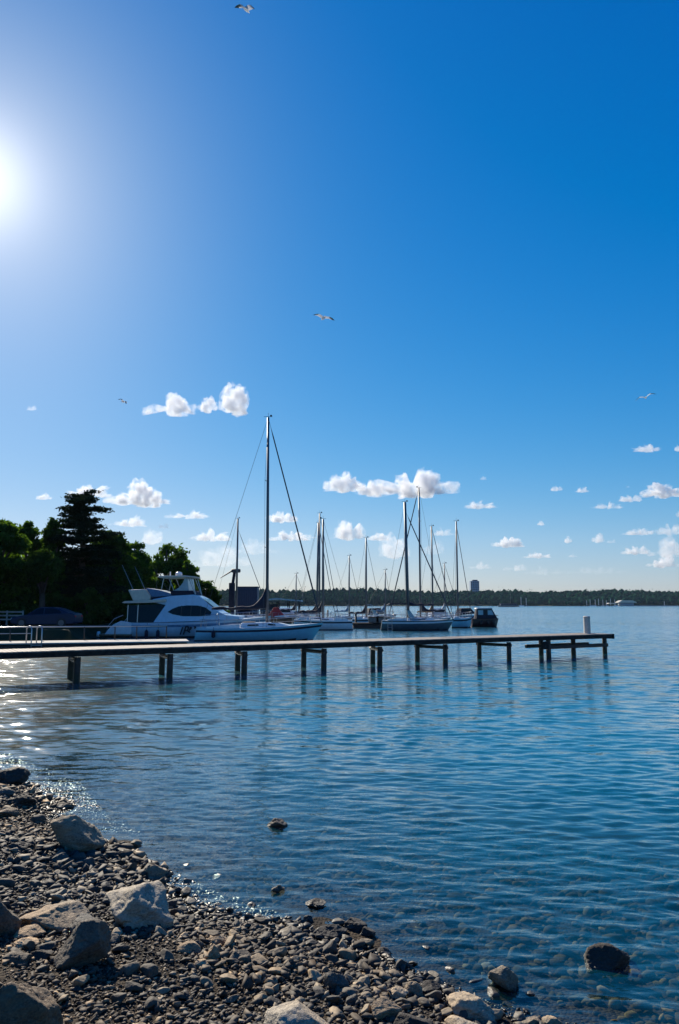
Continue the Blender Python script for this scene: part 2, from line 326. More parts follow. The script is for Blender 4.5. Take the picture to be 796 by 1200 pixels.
def water_mat():
    m = bpy.data.materials.new('lake_water'); m.use_nodes = True; t = m.node_tree; n = t.nodes; l = t.links; n.clear()
    o = n.new('ShaderNodeOutputMaterial'); g = n.new('ShaderNodeNewGeometry')
    mp = n.new('ShaderNodeMapping'); mp.inputs['Scale'].default_value = (.4, 1.5, 1); mp.inputs['Rotation'].default_value = (0, 0, R(-12)); l.new(g.outputs['Position'], mp.inputs[0])
    n1 = n.new('ShaderNodeTexNoise'); n1.inputs['Scale'].default_value = 9; n1.inputs['Detail'].default_value = 3; l.new(mp.outputs[0], n1.inputs['Vector'])
    n2 = n.new('ShaderNodeTexNoise'); n2.inputs['Scale'].default_value = 1.1; n2.inputs['Detail'].default_value = 3; l.new(mp.outputs[0], n2.inputs['Vector'])
    b1 = n.new('ShaderNodeBump'); b1.inputs['Distance'].default_value = .006; b1.inputs['Strength'].default_value = 1; l.new(n1.outputs['Fac'], b1.inputs['Height'])
    # ripples too small or too far for the mesh: a slope added to the normal, steep across the wind, shallow along it
    mp2 = n.new('ShaderNodeMapping'); mp2.inputs['Scale'].default_value = (.9, 2.6, 1); mp2.inputs['Rotation'].default_value = (0, 0, R(-8)); l.new(g.outputs['Position'], mp2.inputs[0])
    n2 = n.new('ShaderNodeTexNoise'); n2.inputs['Scale'].default_value = 1.6; n2.inputs['Detail'].default_value = 3; l.new(mp2.outputs[0], n2.inputs['Vector'])
    v1 = n.new('ShaderNodeVectorMath'); v1.operation = 'SUBTRACT'; l.new(n2.outputs['Color'], v1.inputs[0]); v1.inputs[1].default_value = (.5, .5, .5)
    v2 = n.new('ShaderNodeVectorMath'); v2.operation = 'MULTIPLY'; l.new(v1.outputs[0], v2.inputs[0]); v2.inputs[1].default_value = (1.0, 8.5, 0)
    al = n.new('ShaderNodeAttribute'); al.attribute_name = 'lost'
    v3 = n.new('ShaderNodeVectorMath'); v3.operation = 'SCALE'; l.new(v2.outputs[0], v3.inputs[0]); l.new(al.outputs['Fac'], v3.inputs['Scale'])
    v4 = n.new('ShaderNodeVectorMath'); v4.operation = 'ADD'; l.new(v3.outputs[0], v4.inputs[0]); l.new(b1.outputs[0], v4.inputs[1])
    b2 = n.new('ShaderNodeVectorMath'); b2.operation = 'NORMALIZE'; l.new(v4.outputs[0], b2.inputs[0])
    # wind lanes far out: ruffled and smooth bands
    mp3 = n.new('ShaderNodeMapping'); mp3.inputs['Scale'].default_value = (.0035, .022, 1); l.new(g.outputs['Position'], mp3.inputs[0])
    n3 = n.new('ShaderNodeTexNoise'); n3.inputs['Scale'].default_value = 1; n3.inputs['Detail'].default_value = 4; l.new(mp3.outputs[0], n3.inputs['Vector'])
    rr_ = n.new('ShaderNodeMapRange'); rr_.inputs[1].default_value = .35; rr_.inputs[2].default_value = .65; rr_.inputs[3].default_value = .72; rr_.inputs[4].default_value = 1.15; l.new(n3.outputs['Fac'], rr_.inputs[0])
    ar = n.new('ShaderNodeAttribute'); ar.attribute_name = 'rough'; mu = n.new('ShaderNodeMath'); mu.operation = 'MULTIPLY'; l.new(ar.outputs['Fac'], mu.inputs[0]); l.new(rr_.outputs[0], mu.inputs[1])
    gl = n.new('ShaderNodeBsdfGlossy'); l.new(mu.outputs[0], gl.inputs['Roughness']); l.new(b2.outputs[0], gl.inputs['Normal']); gl.inputs['Color'].default_value = (1, 1, 1, 1)
    fd = n.new('ShaderNodeVectorMath'); fd.operation = 'DOT_PRODUCT'; l.new(b2.outputs[0], fd.inputs[0]); l.new(g.outputs['Incoming'], fd.inputs[1])
    fa = n.new('ShaderNodeMath'); fa.operation = 'ABSOLUTE'; l.new(fd.outputs['Value'], fa.inputs[0])
    fb = n.new('ShaderNodeMath'); fb.operation = 'SUBTRACT'; fb.use_clamp = True; fb.inputs[0].default_value = 1; l.new(fa.outputs[0], fb.inputs[1])
    fp = n.new('ShaderNodeMath'); fp.operation = 'POWER'; l.new(fb.outputs[0], fp.inputs[0]); fp.inputs[1].default_value = 4.2
    fr = n.new('ShaderNodeMath'); fr.operation = 'MULTIPLY_ADD'; l.new(fp.outputs[0], fr.inputs[0]); fr.inputs[1].default_value = .98; fr.inputs[2].default_value = .02
    ad = n.new('ShaderNodeAttribute'); ad.attribute_name = 'depth'
    ex = n.new('ShaderNodeMath'); ex.operation = 'MULTIPLY'; ex.inputs[1].default_value = -2.2; l.new(ad.outputs['Fac'], ex.inputs[0])
    ep = n.new('ShaderNodeMath'); ep.operation = 'EXPONENT'; l.new(ex.outputs[0], ep.inputs[0])
    inv = n.new('ShaderNodeMath'); inv.operation = 'SUBTRACT'; inv.inputs[0].default_value = 1; l.new(ep.outputs[0], inv.inputs[1])
    tr = n.new('ShaderNodeBsdfTransparent'); tr.inputs['Color'].default_value = (.80, .90, .88, 1)
    df = n.new('ShaderNodeBsdfDiffuse'); df.inputs['Color'].default_value = (.007, .128, .178, 1)
    mb = n.new('ShaderNodeMixShader'); l.new(inv.outputs[0], mb.inputs[0]); l.new(tr.outputs[0], mb.inputs[1]); l.new(df.outputs[0], mb.inputs[2])
    mx = n.new('ShaderNodeMixShader'); l.new(fr.outputs[0], mx.inputs[0]); l.new(mb.outputs[0], mx.inputs[1]); l.new(gl.outputs[0], mx.inputs[2])
    l.new(mx.outputs[0], o.inputs['Surface']); return m
wt = npmesh('water', V, F, water_mat(), smooth=True, attrs={'depth': depth.ravel(), 'rough': rough.ravel(), 'lost': np.sqrt(lost).ravel()}); kind(wt, 'structure')

# ------------------------------------------------------------------ stones
def stone_mat(name, lo, mid, hi, src='attr', bump=.006, bscale=22, strata=0, light=None, mscale=9, wet=True):
    m = bpy.data.materials.new(name); m.use_nodes = True; t = m.node_tree; n = t.nodes; l = t.links; b = n['Principled BSDF']
    g = n.new('ShaderNodeNewGeometry'); tc = n.new('ShaderNodeTexCoord')
    n1 = n.new('ShaderNodeTexNoise'); n1.inputs['Scale'].default_value = mscale; n1.inputs['Detail'].default_value = 8; n1.inputs['Roughness'].default_value = .65; l.new(g.outputs['Position'], n1.inputs['Vector'])
    if src == 'attr': a = n.new('ShaderNodeAttribute'); a.attribute_name = 'tone'; tone = a.outputs['Fac']
    else: a = n.new('ShaderNodeObjectInfo'); tone = a.outputs['Random']
    r = n.new('ShaderNodeValToRGB'); e = r.color_ramp.elements; e[0].color = (*lo, 1); e[1].color = (*hi, 1); e[1].position = 1; x = e.new(.55); x.color = (*mid, 1)
    if src == 'noise': l.new(n1.outputs['Fac'], r.inputs['Fac'])
    else:
        ad = n.new('ShaderNodeMath'); ad.operation = 'MULTIPLY_ADD'; l.new(n1.outputs['Fac'], ad.inputs[0]); ad.inputs[1].default_value = .45
        sb = n.new('ShaderNodeMath'); sb.operation = 'SUBTRACT'; l.new(tone, sb.inputs[0]); sb.inputs[1].default_value = .22; l.new(sb.outputs[0], ad.inputs[2]); l.new(ad.outputs[0], r.inputs['Fac'])
    # fine speckle
    n4 = n.new('ShaderNodeTexNoise'); n4.inputs['Scale'].default_value = 70; n4.inputs['Detail'].default_value = 4; l.new(g.outputs['Position'], n4.inputs['Vector'])
    mp4 = n.new('ShaderNodeMapRange'); mp4.inputs[1].default_value = .3; mp4.inputs[2].default_value = .7; mp4.inputs[3].default_value = .72; mp4.inputs[4].default_value = 1.2; l.new(n4.outputs['Fac'], mp4.inputs[0])
    sp = n.new('ShaderNodeVectorMath'); sp.operation = 'SCALE'; l.new(r.outputs[0], sp.inputs[0]); l.new(mp4.outputs[0], sp.inputs['Scale'])
    if src == 'noise':
        mc = n.new('ShaderNodeMapping'); mc.inputs['Scale'].default_value = (3, 4, 9); mc.inputs['Rotation'].default_value = (.5, .3, .8); l.new(tc.outputs['Object'], mc.inputs[0])
        nc_ = n.new('ShaderNodeTexNoise'); nc_.inputs['Scale'].default_value = 1.0; nc_.inputs['Detail'].default_value = 6; nc_.inputs['Roughness'].default_value = .7; l.new(mc.outputs[0], nc_.inputs['Vector'])
        q1 = n.new('ShaderNodeMath'); q1.operation = 'SUBTRACT'; l.new(nc_.outputs['Fac'], q1.inputs[0]); q1.inputs[1].default_value = .52; q2 = n.new('ShaderNodeMath'); q2.operation = 'ABSOLUTE'; l.new(q1.outputs[0], q2.inputs[0])
        q3 = n.new('ShaderNodeMapRange'); q3.inputs[1].default_value = .0; q3.inputs[2].default_value = .022; q3.inputs[3].default_value = .5; q3.inputs[4].default_value = 1; l.new(q2.outputs[0], q3.inputs[0])
        sq = n.new('ShaderNodeVectorMath'); sq.operation = 'SCALE'; l.new(sp.outputs[0], sq.inputs[0]); l.new(q3.outputs[0], sq.inputs['Scale']); sp = sq
    # wet band at the waterline: darker and glossy
    sx = n.new('ShaderNodeSeparateXYZ'); l.new(g.outputs['Position'], sx.inputs[0])
    nz = n.new('ShaderNodeMath'); nz.operation = 'MULTIPLY_ADD'; l.new(n1.outputs['Fac'], nz.inputs[0]); nz.inputs[1].default_value = -.10; l.new(sx.outputs['Z'], nz.inputs[2])
    wr = n.new('ShaderNodeMapRange'); wr.inputs[1].default_value = -.045; wr.inputs[2].default_value = -.01; wr.inputs[3].default_value = .36; wr.inputs[4].default_value = 1; l.new(nz.outputs[0], wr.inputs[0])
    s2 = n.new('ShaderNodeVectorMath'); s2.operation = 'SCALE'; l.new(sp.outputs[0], s2.inputs[0])
    if wet: l.new(wr.outputs[0], s2.inputs['Scale'])
    else: s2.inputs['Scale'].default_value = 1; b.inputs['Specular IOR Level'].default_value = 0.0
    nw_ = n.new('ShaderNodeTexNoise'); nw_.inputs['Scale'].default_value = .7; nw_.inputs['Detail'].default_value = 3; l.new(g.outputs['Position'], nw_.inputs['Vector'])
    rw = n.new('ShaderNodeValToRGB'); l.new(nw_.outputs['Fac'], rw.inputs['Fac']); rw.color_ramp.elements[0].position = .42; rw.color_ramp.elements[1].position = .6; rw.color_ramp.elements[0].color = (.86, .86, .86, 1); rw.color_ramp.elements[1].color = (1.25, 1.0, .74, 1)
    mw = n.new('ShaderNodeVectorMath'); mw.operation = 'MULTIPLY'; l.new(s2.outputs[0], mw.inputs[0]); l.new(rw.outputs[0], mw.inputs[1]); s2 = mw
    l.new(s2.outputs[0], b.inputs['Base Color'])
    rg = n.new('ShaderNodeMapRange'); rg.inputs[1].default_value = .36; rg.inputs[2].default_value = 1; rg.inputs[3].default_value = .38; rg.inputs[4].default_value = .78; l.new(wr.outputs[0], rg.inputs[0]); l.new(rg.outputs[0], b.inputs['Roughness'])
    n2 = n.new('ShaderNodeTexNoise'); n2.inputs['Scale'].default_value = bscale; n2.inputs['Detail'].default_value = 8; n2.inputs['Roughness'].default_value = .7
    if strata:
        mp = n.new('ShaderNodeMapping'); mp.inputs['Scale'].default_value = (1, 1, strata); mp.inputs['Rotation'].default_value = (.3, .4, 0); l.new(tc.outputs['Object'], mp.inputs[0]); l.new(mp.outputs[0], n2.inputs['Vector'])
    else: l.new(g.outputs['Position'], n2.inputs['Vector'])
    bp = n.new('ShaderNodeBump'); bp.inputs['Distance'].default_value = bump; l.new(n2.outputs['Fac'], bp.inputs['Height']); l.new(bp.outputs[0], b.inputs['Normal'])
    return m
SM = {'grey': stone_mat('grey_rock', (.055, .05, .043), (.13, .12, .10), (.27, .24, .185), 'noise', .032, 14, 3),
      'cream': stone_mat('cream_rock', (.36, .29, .19), (.52, .43, .30), (.66, .56, .41), 'noise', .03, 12, 4, mscale=5),
      'tan': stone_mat('tan_rock', (.18, .145, .095), (.33, .265, .18), (.46, .38, .27), 'noise', .032, 14, 3),
      'brown': stone_mat('brown_rock', (.07, .058, .045), (.14, .115, .085), (.24, .19, .13), 'noise', .032, 12, 2),
      'black': stone_mat('dark_wet_rock', (.02, .018, .017), (.04, .035, .03), (.075, .06, .05), 'noise', .032, 16, 2),
      'white': stone_mat('pale_rock', (.30, .27, .215), (.42, .385, .31), (.55, .51, .42), 'noise', .032, 10, 2),
      'cobble': stone_mat('cobble', (.028, .026, .023), (.08, .072, .056), (.36, .30, .20), 'obj', .005, 30),
      'bed': stone_mat('lake_bed_stone', (.045, .04, .026), (.12, .11, .068), (.32, .27, .17), 'attr', .003, 40, wet=False), 'pebble': stone_mat('pebble', (.022, .019, .017), (.078, .066, .050), (.46, .38, .26), 'attr', .002, 60)}
def rockdirs(sub, seed, planes=12, k=22, noise=.05, flat=None, dmin=.62):
    D, Fc = ico(sub); Nn, g = rands(planes, seed); d = g.uniform(dmin, 1.0, planes)
    q = D @ Nn.T; r = np.where(q > .02, d / np.maximum(q, .02), 9.0); r = np.minimum(r, 1.6)
    r = np.minimum(-np.log(np.exp(-k * r).sum(1)) / k, 1.25)
    if noise: 
        r = r * (1 + noise * fbm(D * 1.9 + seed, 4, seed) + noise * .35 * fbm(D * 7 + seed, 3, seed + 9))
        if sub >= 5: Q = D @ np.array([[.8, .3, 1.5], [-.4, .9, 2.6], [.5, -.2, 6.5]]); r = r * (1 - .05 * np.clip(.16 - np.abs(fbm(Q * 1.3 + seed, 3, seed + 3)), 0, 1) / .16)
    return D * r[:, None], Fc
def rock(px, py, wpx, hpx, m, label, seed, planes=12, k=24, noise=.06, depth=.85, bury=.3, rz=None, name='boulder', tilt=(0, 0), sub=5, group=None, cat='boulder', water=False):
    p = onz(px, py) if water else hit(px, py)
    dist = math.hypot(p[0], p[1]); s = (p[1] * CP + (p[2] - CH) * SP) / 867; v_ = (py - 600) / 867.0
    W = wpx * s; D_ = W * depth
    Hh = max(hpx * s - D_ * (v_ * CP - SP) * .62, .6 * hpx * s) / 1.05
    V, Fc = rockdirs(sub, seed, planes, k * 1.6, noise * 1.35)
    V = V - (V.max(0) + V.min(0)) / 2; V = V / (V.max(0) - V.min(0))
    V[:, :2] *= (1 - .42 * V[:, 2:3])          # broader at the foot than at the top
    V = V / (V.max(0) - V.min(0))
    Hf = Hh / (1 - bury)
    Rm = np.array((Matrix.Rotation(tilt[0], 3, 'X') @ Matrix.Rotation(tilt[1], 3, 'Y')))
    V = V * np.array([W, D_, Hf]); V = V @ Rm.T; ext = V.max(0) - V.min(0); V = V * np.array([W, D_, Hf]) / ext
    o = npmesh(name, V, Fc, SM[m], smooth=True)
    dirv = np.array([p[0], p[1]]) / dist
    o.location = (p[0] + dirv[0] * D_ * .38, p[1] + dirv[1] * D_ * .38, p[2] + Hf * (.5 - bury)); o.rotation_euler = (0, 0, rz if rz is not None else 0)
    return tag(o, label, cat, group)
RK = [
 (165, 1089, 92, 64, 'cream', 'big pale cream boulder, brightest of the large rocks on the beach', 8, dict(planes=9, k=22, noise=.08, tilt=(.2, .3), bury=.28)),
 (86, 1001, 66, 54, 'tan', 'rounded boulder with a tan top and dark wet foot at the water edge', 12, dict(planes=10, k=22, noise=.04, bury=.15)),
 (181, 1032, 36, 24, 'tan', 'small tan boulder just behind the big cream one', 15, dict(planes=10, k=26)),
 (348, 1232, 84, 66, 'white', 'blocky pale grey boulder cut by the bottom edge of the beach view', 22, dict(planes=7, k=40, noise=.04, bury=.1)),
 (14, 1232, 104, 104, 'brown', 'large brown boulder filling the bottom corner of the beach', 31, dict(planes=11, k=24, noise=.07, bury=.1)),
 (94, 1138, 64, 62, 'grey', 'angular grey rock with a sharp peak between slabs', 42, dict(planes=9, k=45, noise=.06, bury=.12, tilt=(0, -.4))),
 (60, 1091, 84, 33, 'tan', 'flat slab of tan rock lying on dark pebbles', 54, dict(planes=9, k=32, depth=.9, bury=.25)),
 (-2, 1098, 46, 50, 'grey', 'rounded grey boulder half cut by the edge of the picture', 61, dict(planes=10, k=22)),
 (106, 1101, 52, 28, 'grey', 'dark rock with one tan face, leaning behind the peaked rock', 72, dict(planes=9, k=40, tilt=(.2, .3))),
 (118, 1110, 46, 21, 'grey', 'low grey slab beside the rock with one tan face', 83, dict(planes=9, k=34)),
 (30, 1112, 30, 14, 'cream', 'small flat yellowish stone among grey slabs', 91, dict(planes=8, k=45)),
 (36, 1100, 36, 14, 'tan', 'flat tan stone above the yellowish one', 95, dict(planes=8, k=40)),
 (18, 1132, 34, 17, 'grey', 'grey slab in front of the yellowish stone', 97, dict(planes=8, k=40)),
 (48, 1128, 28, 15, 'black', 'dark slab beside the foot of the peaked rock', 98, dict(planes=8, k=40)),
 (72, 1014, 28, 17, 'grey', 'smooth grey stone in front of the tan topped boulder', 101, dict(planes=10, k=24)),
 (98, 1017, 26, 14, 'grey', 'grey wedge between the tan topped boulder and the slab', 103, dict(planes=9, k=40)),
 (12, 920, 44, 24, 'black', 'black wet rock at the far tip of the beach', 111, dict(planes=9, k=22, noise=.1, bury=.2)),
 (26, 946, 38, 20, 'black', 'low black rock behind the tip of the beach', 113, dict(planes=9, k=26, noise=.1)),
 (4, 936, 26, 14, 'grey', 'grey rock between the two black ones at the tip', 115, dict(planes=9, k=26)),
 (10, 958, 30, 14, 'brown', 'brown flat rock on the far part of the beach', 118, dict(planes=9, k=30)),
 (22, 1000, 30, 15, 'black', 'dark low rock on the far part of the beach', 119, dict(planes=9, k=30)),
 (325, 970, 25, 13, 'brown', 'lone small rock out in the calm water', 121, dict(planes=9, k=26, noise=.12, water=True)),
 (712, 1136, 60, 36, 'black', 'big black rock standing in shallow water', 133, dict(planes=10, k=20, noise=.06, water=True, bury=.25)),
 (592, 1160, 36, 34, 'tan', 'pointed brown rock at the edge of the shallows', 141, dict(planes=8, k=40, water=True, tilt=(0, .5), bury=.2)),
 (553, 1198, 62, 34, 'cream', 'layered cream rock near the pointed brown one', 152, dict(planes=9, k=34, noise=.08)),
 (543, 1214, 44, 22, 'cream', 'rounded cream stone in front of the layered rock', 155, dict(planes=12, k=18)),
 (648, 1206, 28, 16, 'cream', 'small cream stone alone at the bottom waterline', 161, dict(planes=12, k=18)),
 (622, 1206, 28, 13, 'tan', 'low tan stone beside the small cream one', 165, dict(planes=12, k=20)),
 (386, 1103, 46, 22, 'black', 'wide dark wet rock at the waterline', 171, dict(planes=10, k=24, noise=.09, water=True)),
 (417, 1092, 30, 18, 'black', 'dark wet rock farther out than the wide one', 175, dict(planes=9, k=30, noise=.08, water=True)),
 (431, 1098, 20, 14, 'black', 'small dark rock touching the wet rocks in the shallows', 178, dict(planes=9, k=36, water=True)),
 (371, 1064, 26, 10, 'black', 'low dark rock in the shallows beyond the beach', 181, dict(planes=9, k=26, noise=.1, water=True)),
 (326, 1045, 16, 9, 'brown', 'small brown stone just breaking the water', 185, dict(planes=9, k=30, water=True)),
 (361, 1082, 14, 10, 'black', 'round black stone beside the wide wet rock', 187, dict(planes=12, k=18, water=True)),
 (450, 1120, 18, 12, 'black', 'round dark stone at the end of the cobbles in the water', 189, dict(planes=12, k=18, water=True)),
 (394, 1163, 32, 28, 'grey', 'upright dark grey cobble leaning among smaller stones', 191, dict(planes=12, k=18)),
 (453, 1199, 38, 30, 'tan', 'rounded speckled cobble near the bottom of the beach', 195, dict(planes=13, k=18)),
 (484, 1216, 48, 28, 'black', 'smooth black boulder cut by the bottom of the picture', 197, dict(planes=13, k=18)),
 (484, 1168, 24, 20, 'tan', 'squarish cobble with a lit top near the waterline', 199, dict(planes=8, k=30)),
 (467, 1172, 26, 18, 'cream', 'rounded buff cobble above the speckled one', 201, dict(planes=13, k=18)),
 (506, 1166, 26, 16, 'black', 'dark blocky cobble at the waterline', 203, dict(planes=8, k=30)),
 (283, 1128, 30, 16, 'grey', 'wedge of grey rock in the middle of the cobbles', 205, dict(planes=8, k=34)),
 (255, 1108, 28, 12, 'tan', 'flat buff stone near the wet edge', 207, dict(planes=8, k=34)),
 (222, 1118, 32, 15, 'tan', 'low greenish tan rock right of the big cream boulder', 209, dict(planes=9, k=30)),
 (248, 1128, 22, 20, 'tan', 'upright tan stone beside the low tan rock', 210, dict(planes=9, k=30)),
 (238, 1136, 22, 13, 'cream', 'small flat pale stone on dark gravel', 211, dict(planes=8, k=40)),
]
for i, (px, py, wp, hp, m_, lab, sd, kw) in enumerate(RK): rock(px, py, wp, hp, m_, lab, sd, **kw)
# cobbles: individuals sharing a few meshes
cob = []
for i in range(14):
    V, Fc = rockdirs(4, 400 + i, 12 if i % 5 == 0 else 7, 20 if i % 5 == 0 else 60, .06, dmin=.5)
    V = V - (V.max(0) + V.min(0)) / 2; V = V / (V.max(0) - V.min(0)); V = V * np.array([1, .6 + .03 * (i % 7), (.36, .5, .42, .58)[i % 4]])
    me = npmesh('cobble', V, Fc, SM['cobble'], smooth=True); cob.append(me.data); bpy.data.objects.remove(me)
g = np.random.default_rng(77); placed = []; tries = 0
while len(placed) < 285 and tries < 60000:
    tries += 1
    if g.random() < .62: t_ = g.random(); px = 200 + 440 * t_ + g.normal(0, 12); py = 1066 + 140 * t_ + g.normal(0, 26) + 12
    else: px = g.uniform(-10, 420); py = g.uniform(930, 1215)
    p = hit(px, py); d = float(sdist(p[0], p[1]))
    if d < -.6 or (d < -.1 and g.random() < .45): continue
    s = (p[1] * CP + (p[2] - CH) * SP) / 867
    sz = s * g.uniform(10, 25) * (1 if py > 1040 else .8); sz = min(sz, .17)
    if any((p[0] - q[0]) ** 2 + (p[1] - q[1]) ** 2 < (.42 * (sz + q[2])) ** 2 for q in placed): continue
    placed.append((p[0], p[1], sz))
    o = bpy.data.objects.new('cobble', cob[int(g.integers(14))]); C.objects.link(o)
    o.scale = (sz, sz, sz); o.location = (p[0], p[1], p[2] + sz * .16); o.rotation_euler = (g.normal(0, .22), g.normal(0, .22), g.uniform(0, 6.28))
    tag(o, 'loose cobble, larger than the pebbles around it, with no mark of its own', 'cobble', 'cobbles strewn over the pebble beach')
# gravel: beyond counting
def scatter(name, n, box, cond, size, seed, lab, mats='pebble', sub=0, flat=.40, lift=.16):
    g = np.random.default_rng(seed); x = g.uniform(box[0], box[1], n); y = g.uniform(box[2], box[3], n)
    d = sdist(x, y); k = cond(x, y, d) & (np.abs(x) < .49 * y + .35); x, y, d = x[k], y[k], d[k]; n = len(x); z = ground(x, y)
    s = size(g, n, x, y, d)
    if mats == 'bed': s = np.minimum(s, np.maximum(-z * 2.0, .012))
    else: s = np.where(z < -.01, np.minimum(s, .024 - z * .9), s) * np.clip(1 + .55 * fbm(np.stack([x * .9, y * .9, 0 * x], 1), 2, 71), .45, 1.7)
    base = []; FC = []
    for i in range(14 if sub == 0 else 10):
        if sub == 0:                        # angular chips: hulls of a dozen points
            P_, g_ = rands(10, seed + i); P_ = P_ * g_.uniform(.93, 1.0, (10, 1)); bm = bmesh.new(); [bm.verts.new(q) for q in P_ / np.linalg.norm(P_, axis=1)[:, None]]
            bmesh.ops.convex_hull(bm, input=bm.verts); bmesh.ops.triangulate(bm, faces=bm.faces); bm.verts.index_update(); V = np.array([v.co[:] for v in bm.verts]); Fc = np.array([[v.index for v in f.verts] for f in bm.faces]); bm.free(); FC.append(Fc)
        else: V, Fc = rockdirs(sub, seed + i, 9, 30, 0); FC.append(Fc)
        V = V - V.mean(0); base.append(V / (V.max(0) - V.min(0)))
    pick = g.integers(0, len(base), n); B = np.array(base)[pick]; FC = np.array(FC)[pick]
    sc3 = np.stack([s, s * g.uniform(.55, .95, n), s * g.uniform(flat * .6, flat * 1.4, n)], 1)
    B = B * sc3[:, None, :]
    a, b_, c = g.normal(0, .3, n), g.normal(0, .3, n), g.uniform(0, 6.283, n)
    def rot(B, ang, i, j):
        ca, sa = np.cos(ang)[:, None], np.sin(ang)[:, None]; u = B[:, :, i] * ca - B[:, :, j] * sa; v = B[:, :, i] * sa + B[:, :, j] * ca
        B = B.copy(); B[:, :, i] = u; B[:, :, j] = v; return B
    B = rot(rot(rot(B, a, 1, 2), b_, 0, 2), c, 0, 1)
    B[:, :, 0] += x[:, None]; B[:, :, 1] += y[:, None]; B[:, :, 2] += (z + s * lift)[:, None]
    nv = B.shape[1]; Fa = (FC + (np.arange(n) * nv)[:, None, None]).reshape(-1, 3)
    tone = np.repeat(np.clip(g.beta(1.6, 2.6, n), 0, 1), nv)
    o = npmesh(name, B.reshape(-1, 3), Fa, SM[mats], smooth=False, attrs={'tone': tone}); return kind(o, 'stuff', lab, 'gravel')
scatter('gravel', 270000, (-8.5, 4.5, 3.8, 13), lambda x, y, d: (d > np.where(y > 8.6, -.7, -.26)), lambda g, n, x, y, d: np.clip(np.exp(g.normal(math.log(.0195), .55, n)), .009, .075) * np.where(d < .9, 1.25, 1.0 - .42 * sstep(1.2, 2.6, d)) * (1 + .06 * (y - 5)), 900,
        'grey and brown pebbles covering the beach')
scatter('submerged_stones', 16000, (-5, 7, 3.8, 13.5), lambda x, y, d: (d <= -.08) & (d > -4.5), lambda g, n, x, y, d: np.clip(np.exp(g.normal(math.log(.075), .4, n)), .03, .2), 950,
        'stones on the lake bed seen through shallow water', flat=.45, sub=2, lift=.1, mats='bed')
# ------------------------------------------------------------------ long pier
ZD = 1.04                                                       # top of the deck
A_ = onz(-150, 775, ZD)[:2]; A_ = onz(0, 764.5, ZD)[:2]; B_ = onz(718, 744.3, .98)[:2]
pd = (B_ - A_) / np.linalg.norm(B_ - A_); pn = np.array([-pd[1], pd[0]])      # along the pier, and away from the shore
PL = float(np.linalg.norm(B_ - A_)); PW = 1.75; ang = math.atan2(pd[1], pd[0])
pier = empty('pier', (A_[0], A_[1], 0), ang)
tag(pier, 'long narrow timber pier on dark piles running out into the lake', 'pier')
X0 = -9.0                                                       # it starts on the bank, outside the view
def pb(name, m, fn, **k): b = MB(); fn(b); return b.build(name, m, pier, **k)
def deck(b):
    x = X0; r_ = random.Random(4)
    while x < PL:                                               # cross boards with thin gaps
        b.box((x + .07, PW / 2, ZD - .02 + r_.uniform(-.003, .003)), (.132, PW - .02, .04), ch=.006); x += .14
pb('deck', M['deckwood'], deck)
for y in (.06, PW - .06):
    pb('edge_beam', M['wood'], lambda b: b.box(((X0 + PL) / 2, y, ZD - .125), (PL - X0, .14, .17), ch=.015))
pb('joist', M['wood'], lambda b: b.box(((X0 + PL) / 2, PW / 2, ZD - .13), (PL - X0 - .1, .12, .17)))
def axx(px, y):                                                 # where along the pier a pile seen at that column stands
    u = (px - 398) / 867.0; d = np.array([u, 1.0 * CP]); q = A_ + pn * y
    m = np.array([[d[0], -pd[0]], [d[1], -pd[1]]]); t, s_ = np.linalg.solve(m, q); return float(s_)
bents = [(98, 91), (204, 195), (289, 281.5), (380, 357), (444, 436), (519, 487), (592, 558)]
for i, (a, b_) in enumerate(bents):
    xa, xb = axx(a, .16), axx(b_, PW - .16)
    for x, y in ((xa, .16), (xb, PW - .16)):
        def fn(b):
            b.tube([(x, y, -4.5), (x, y, 0), (x + .01, y, ZD - .24)], [.115, .11, .105], 12)
        pb('pile', M['pile'], fn, auto=40)
    if i != 0 or True:
        xm = min(xa, xb)
        pb('cross_beam', M['pile'], lambda b: b.tube([(xa, .0, ZD - .37), (xb, PW, ZD - .37)], .075, 6), auto=30)
for px_, y in ((637.5, .16), (629, PW - .2), (666, PW * .5), (702, PW * .45)):
    x = axx(px_, y); pb('pile', M['pile'], lambda b: b.tube([(x, y, -4.5), (x, y, 0), (x, y, ZD - .22)], [.125, .12, .115], 12), auto=40)
x1, x2 = axx(632, .2), axx(724, .2)
pb('lower_beam', M['pile'], lambda b: b.box(((x1 + PL) / 2, .3, ZD - .55), (PL - x1 - .1, .16, .17), ch=.02))
pb('lower_beam', M['pile'], lambda b: b.box(((x1 + PL) / 2, PW - .3, ZD - .55), (PL - x1 - .2, .16, .17), ch=.02))
pb('fender_block', M['wood'], lambda b: b.box((axx(633, -.06), -.1, ZD - .42), (.34, .16, .36), ch=.03))
pb('end_board', M['wood'], lambda b: b.box((PL + .05, PW / 2, ZD - .12), (.1, PW + .1, .24), ch=.02))
# the post on the pier head
xp = axx(685.5, .6); q = A_ + pd * xp + pn * .75
bol = empty('mooring_post', (q[0], q[1], ZD), ang); tag(bol, 'pale round post standing near the end of the long pier', 'post')
b = MB(); b.tube([(0, 0, .0), (0, 0, .03), (0, 0, .8)], [.17, .165, .16], 20); b.build('post_body', M['post'], bol, auto=40)
b = MB(); b.tube([(0, 0, .802), (0, 0, .83), (0, 0, .87)], [.185, .185, .13], 20); b.build('cap', M['post'], bol, auto=40)
b = MB(); b.box((0, 0, .012), (.6, .5, .022), ch=.005); b.build('base_plate', M['post'], bol)

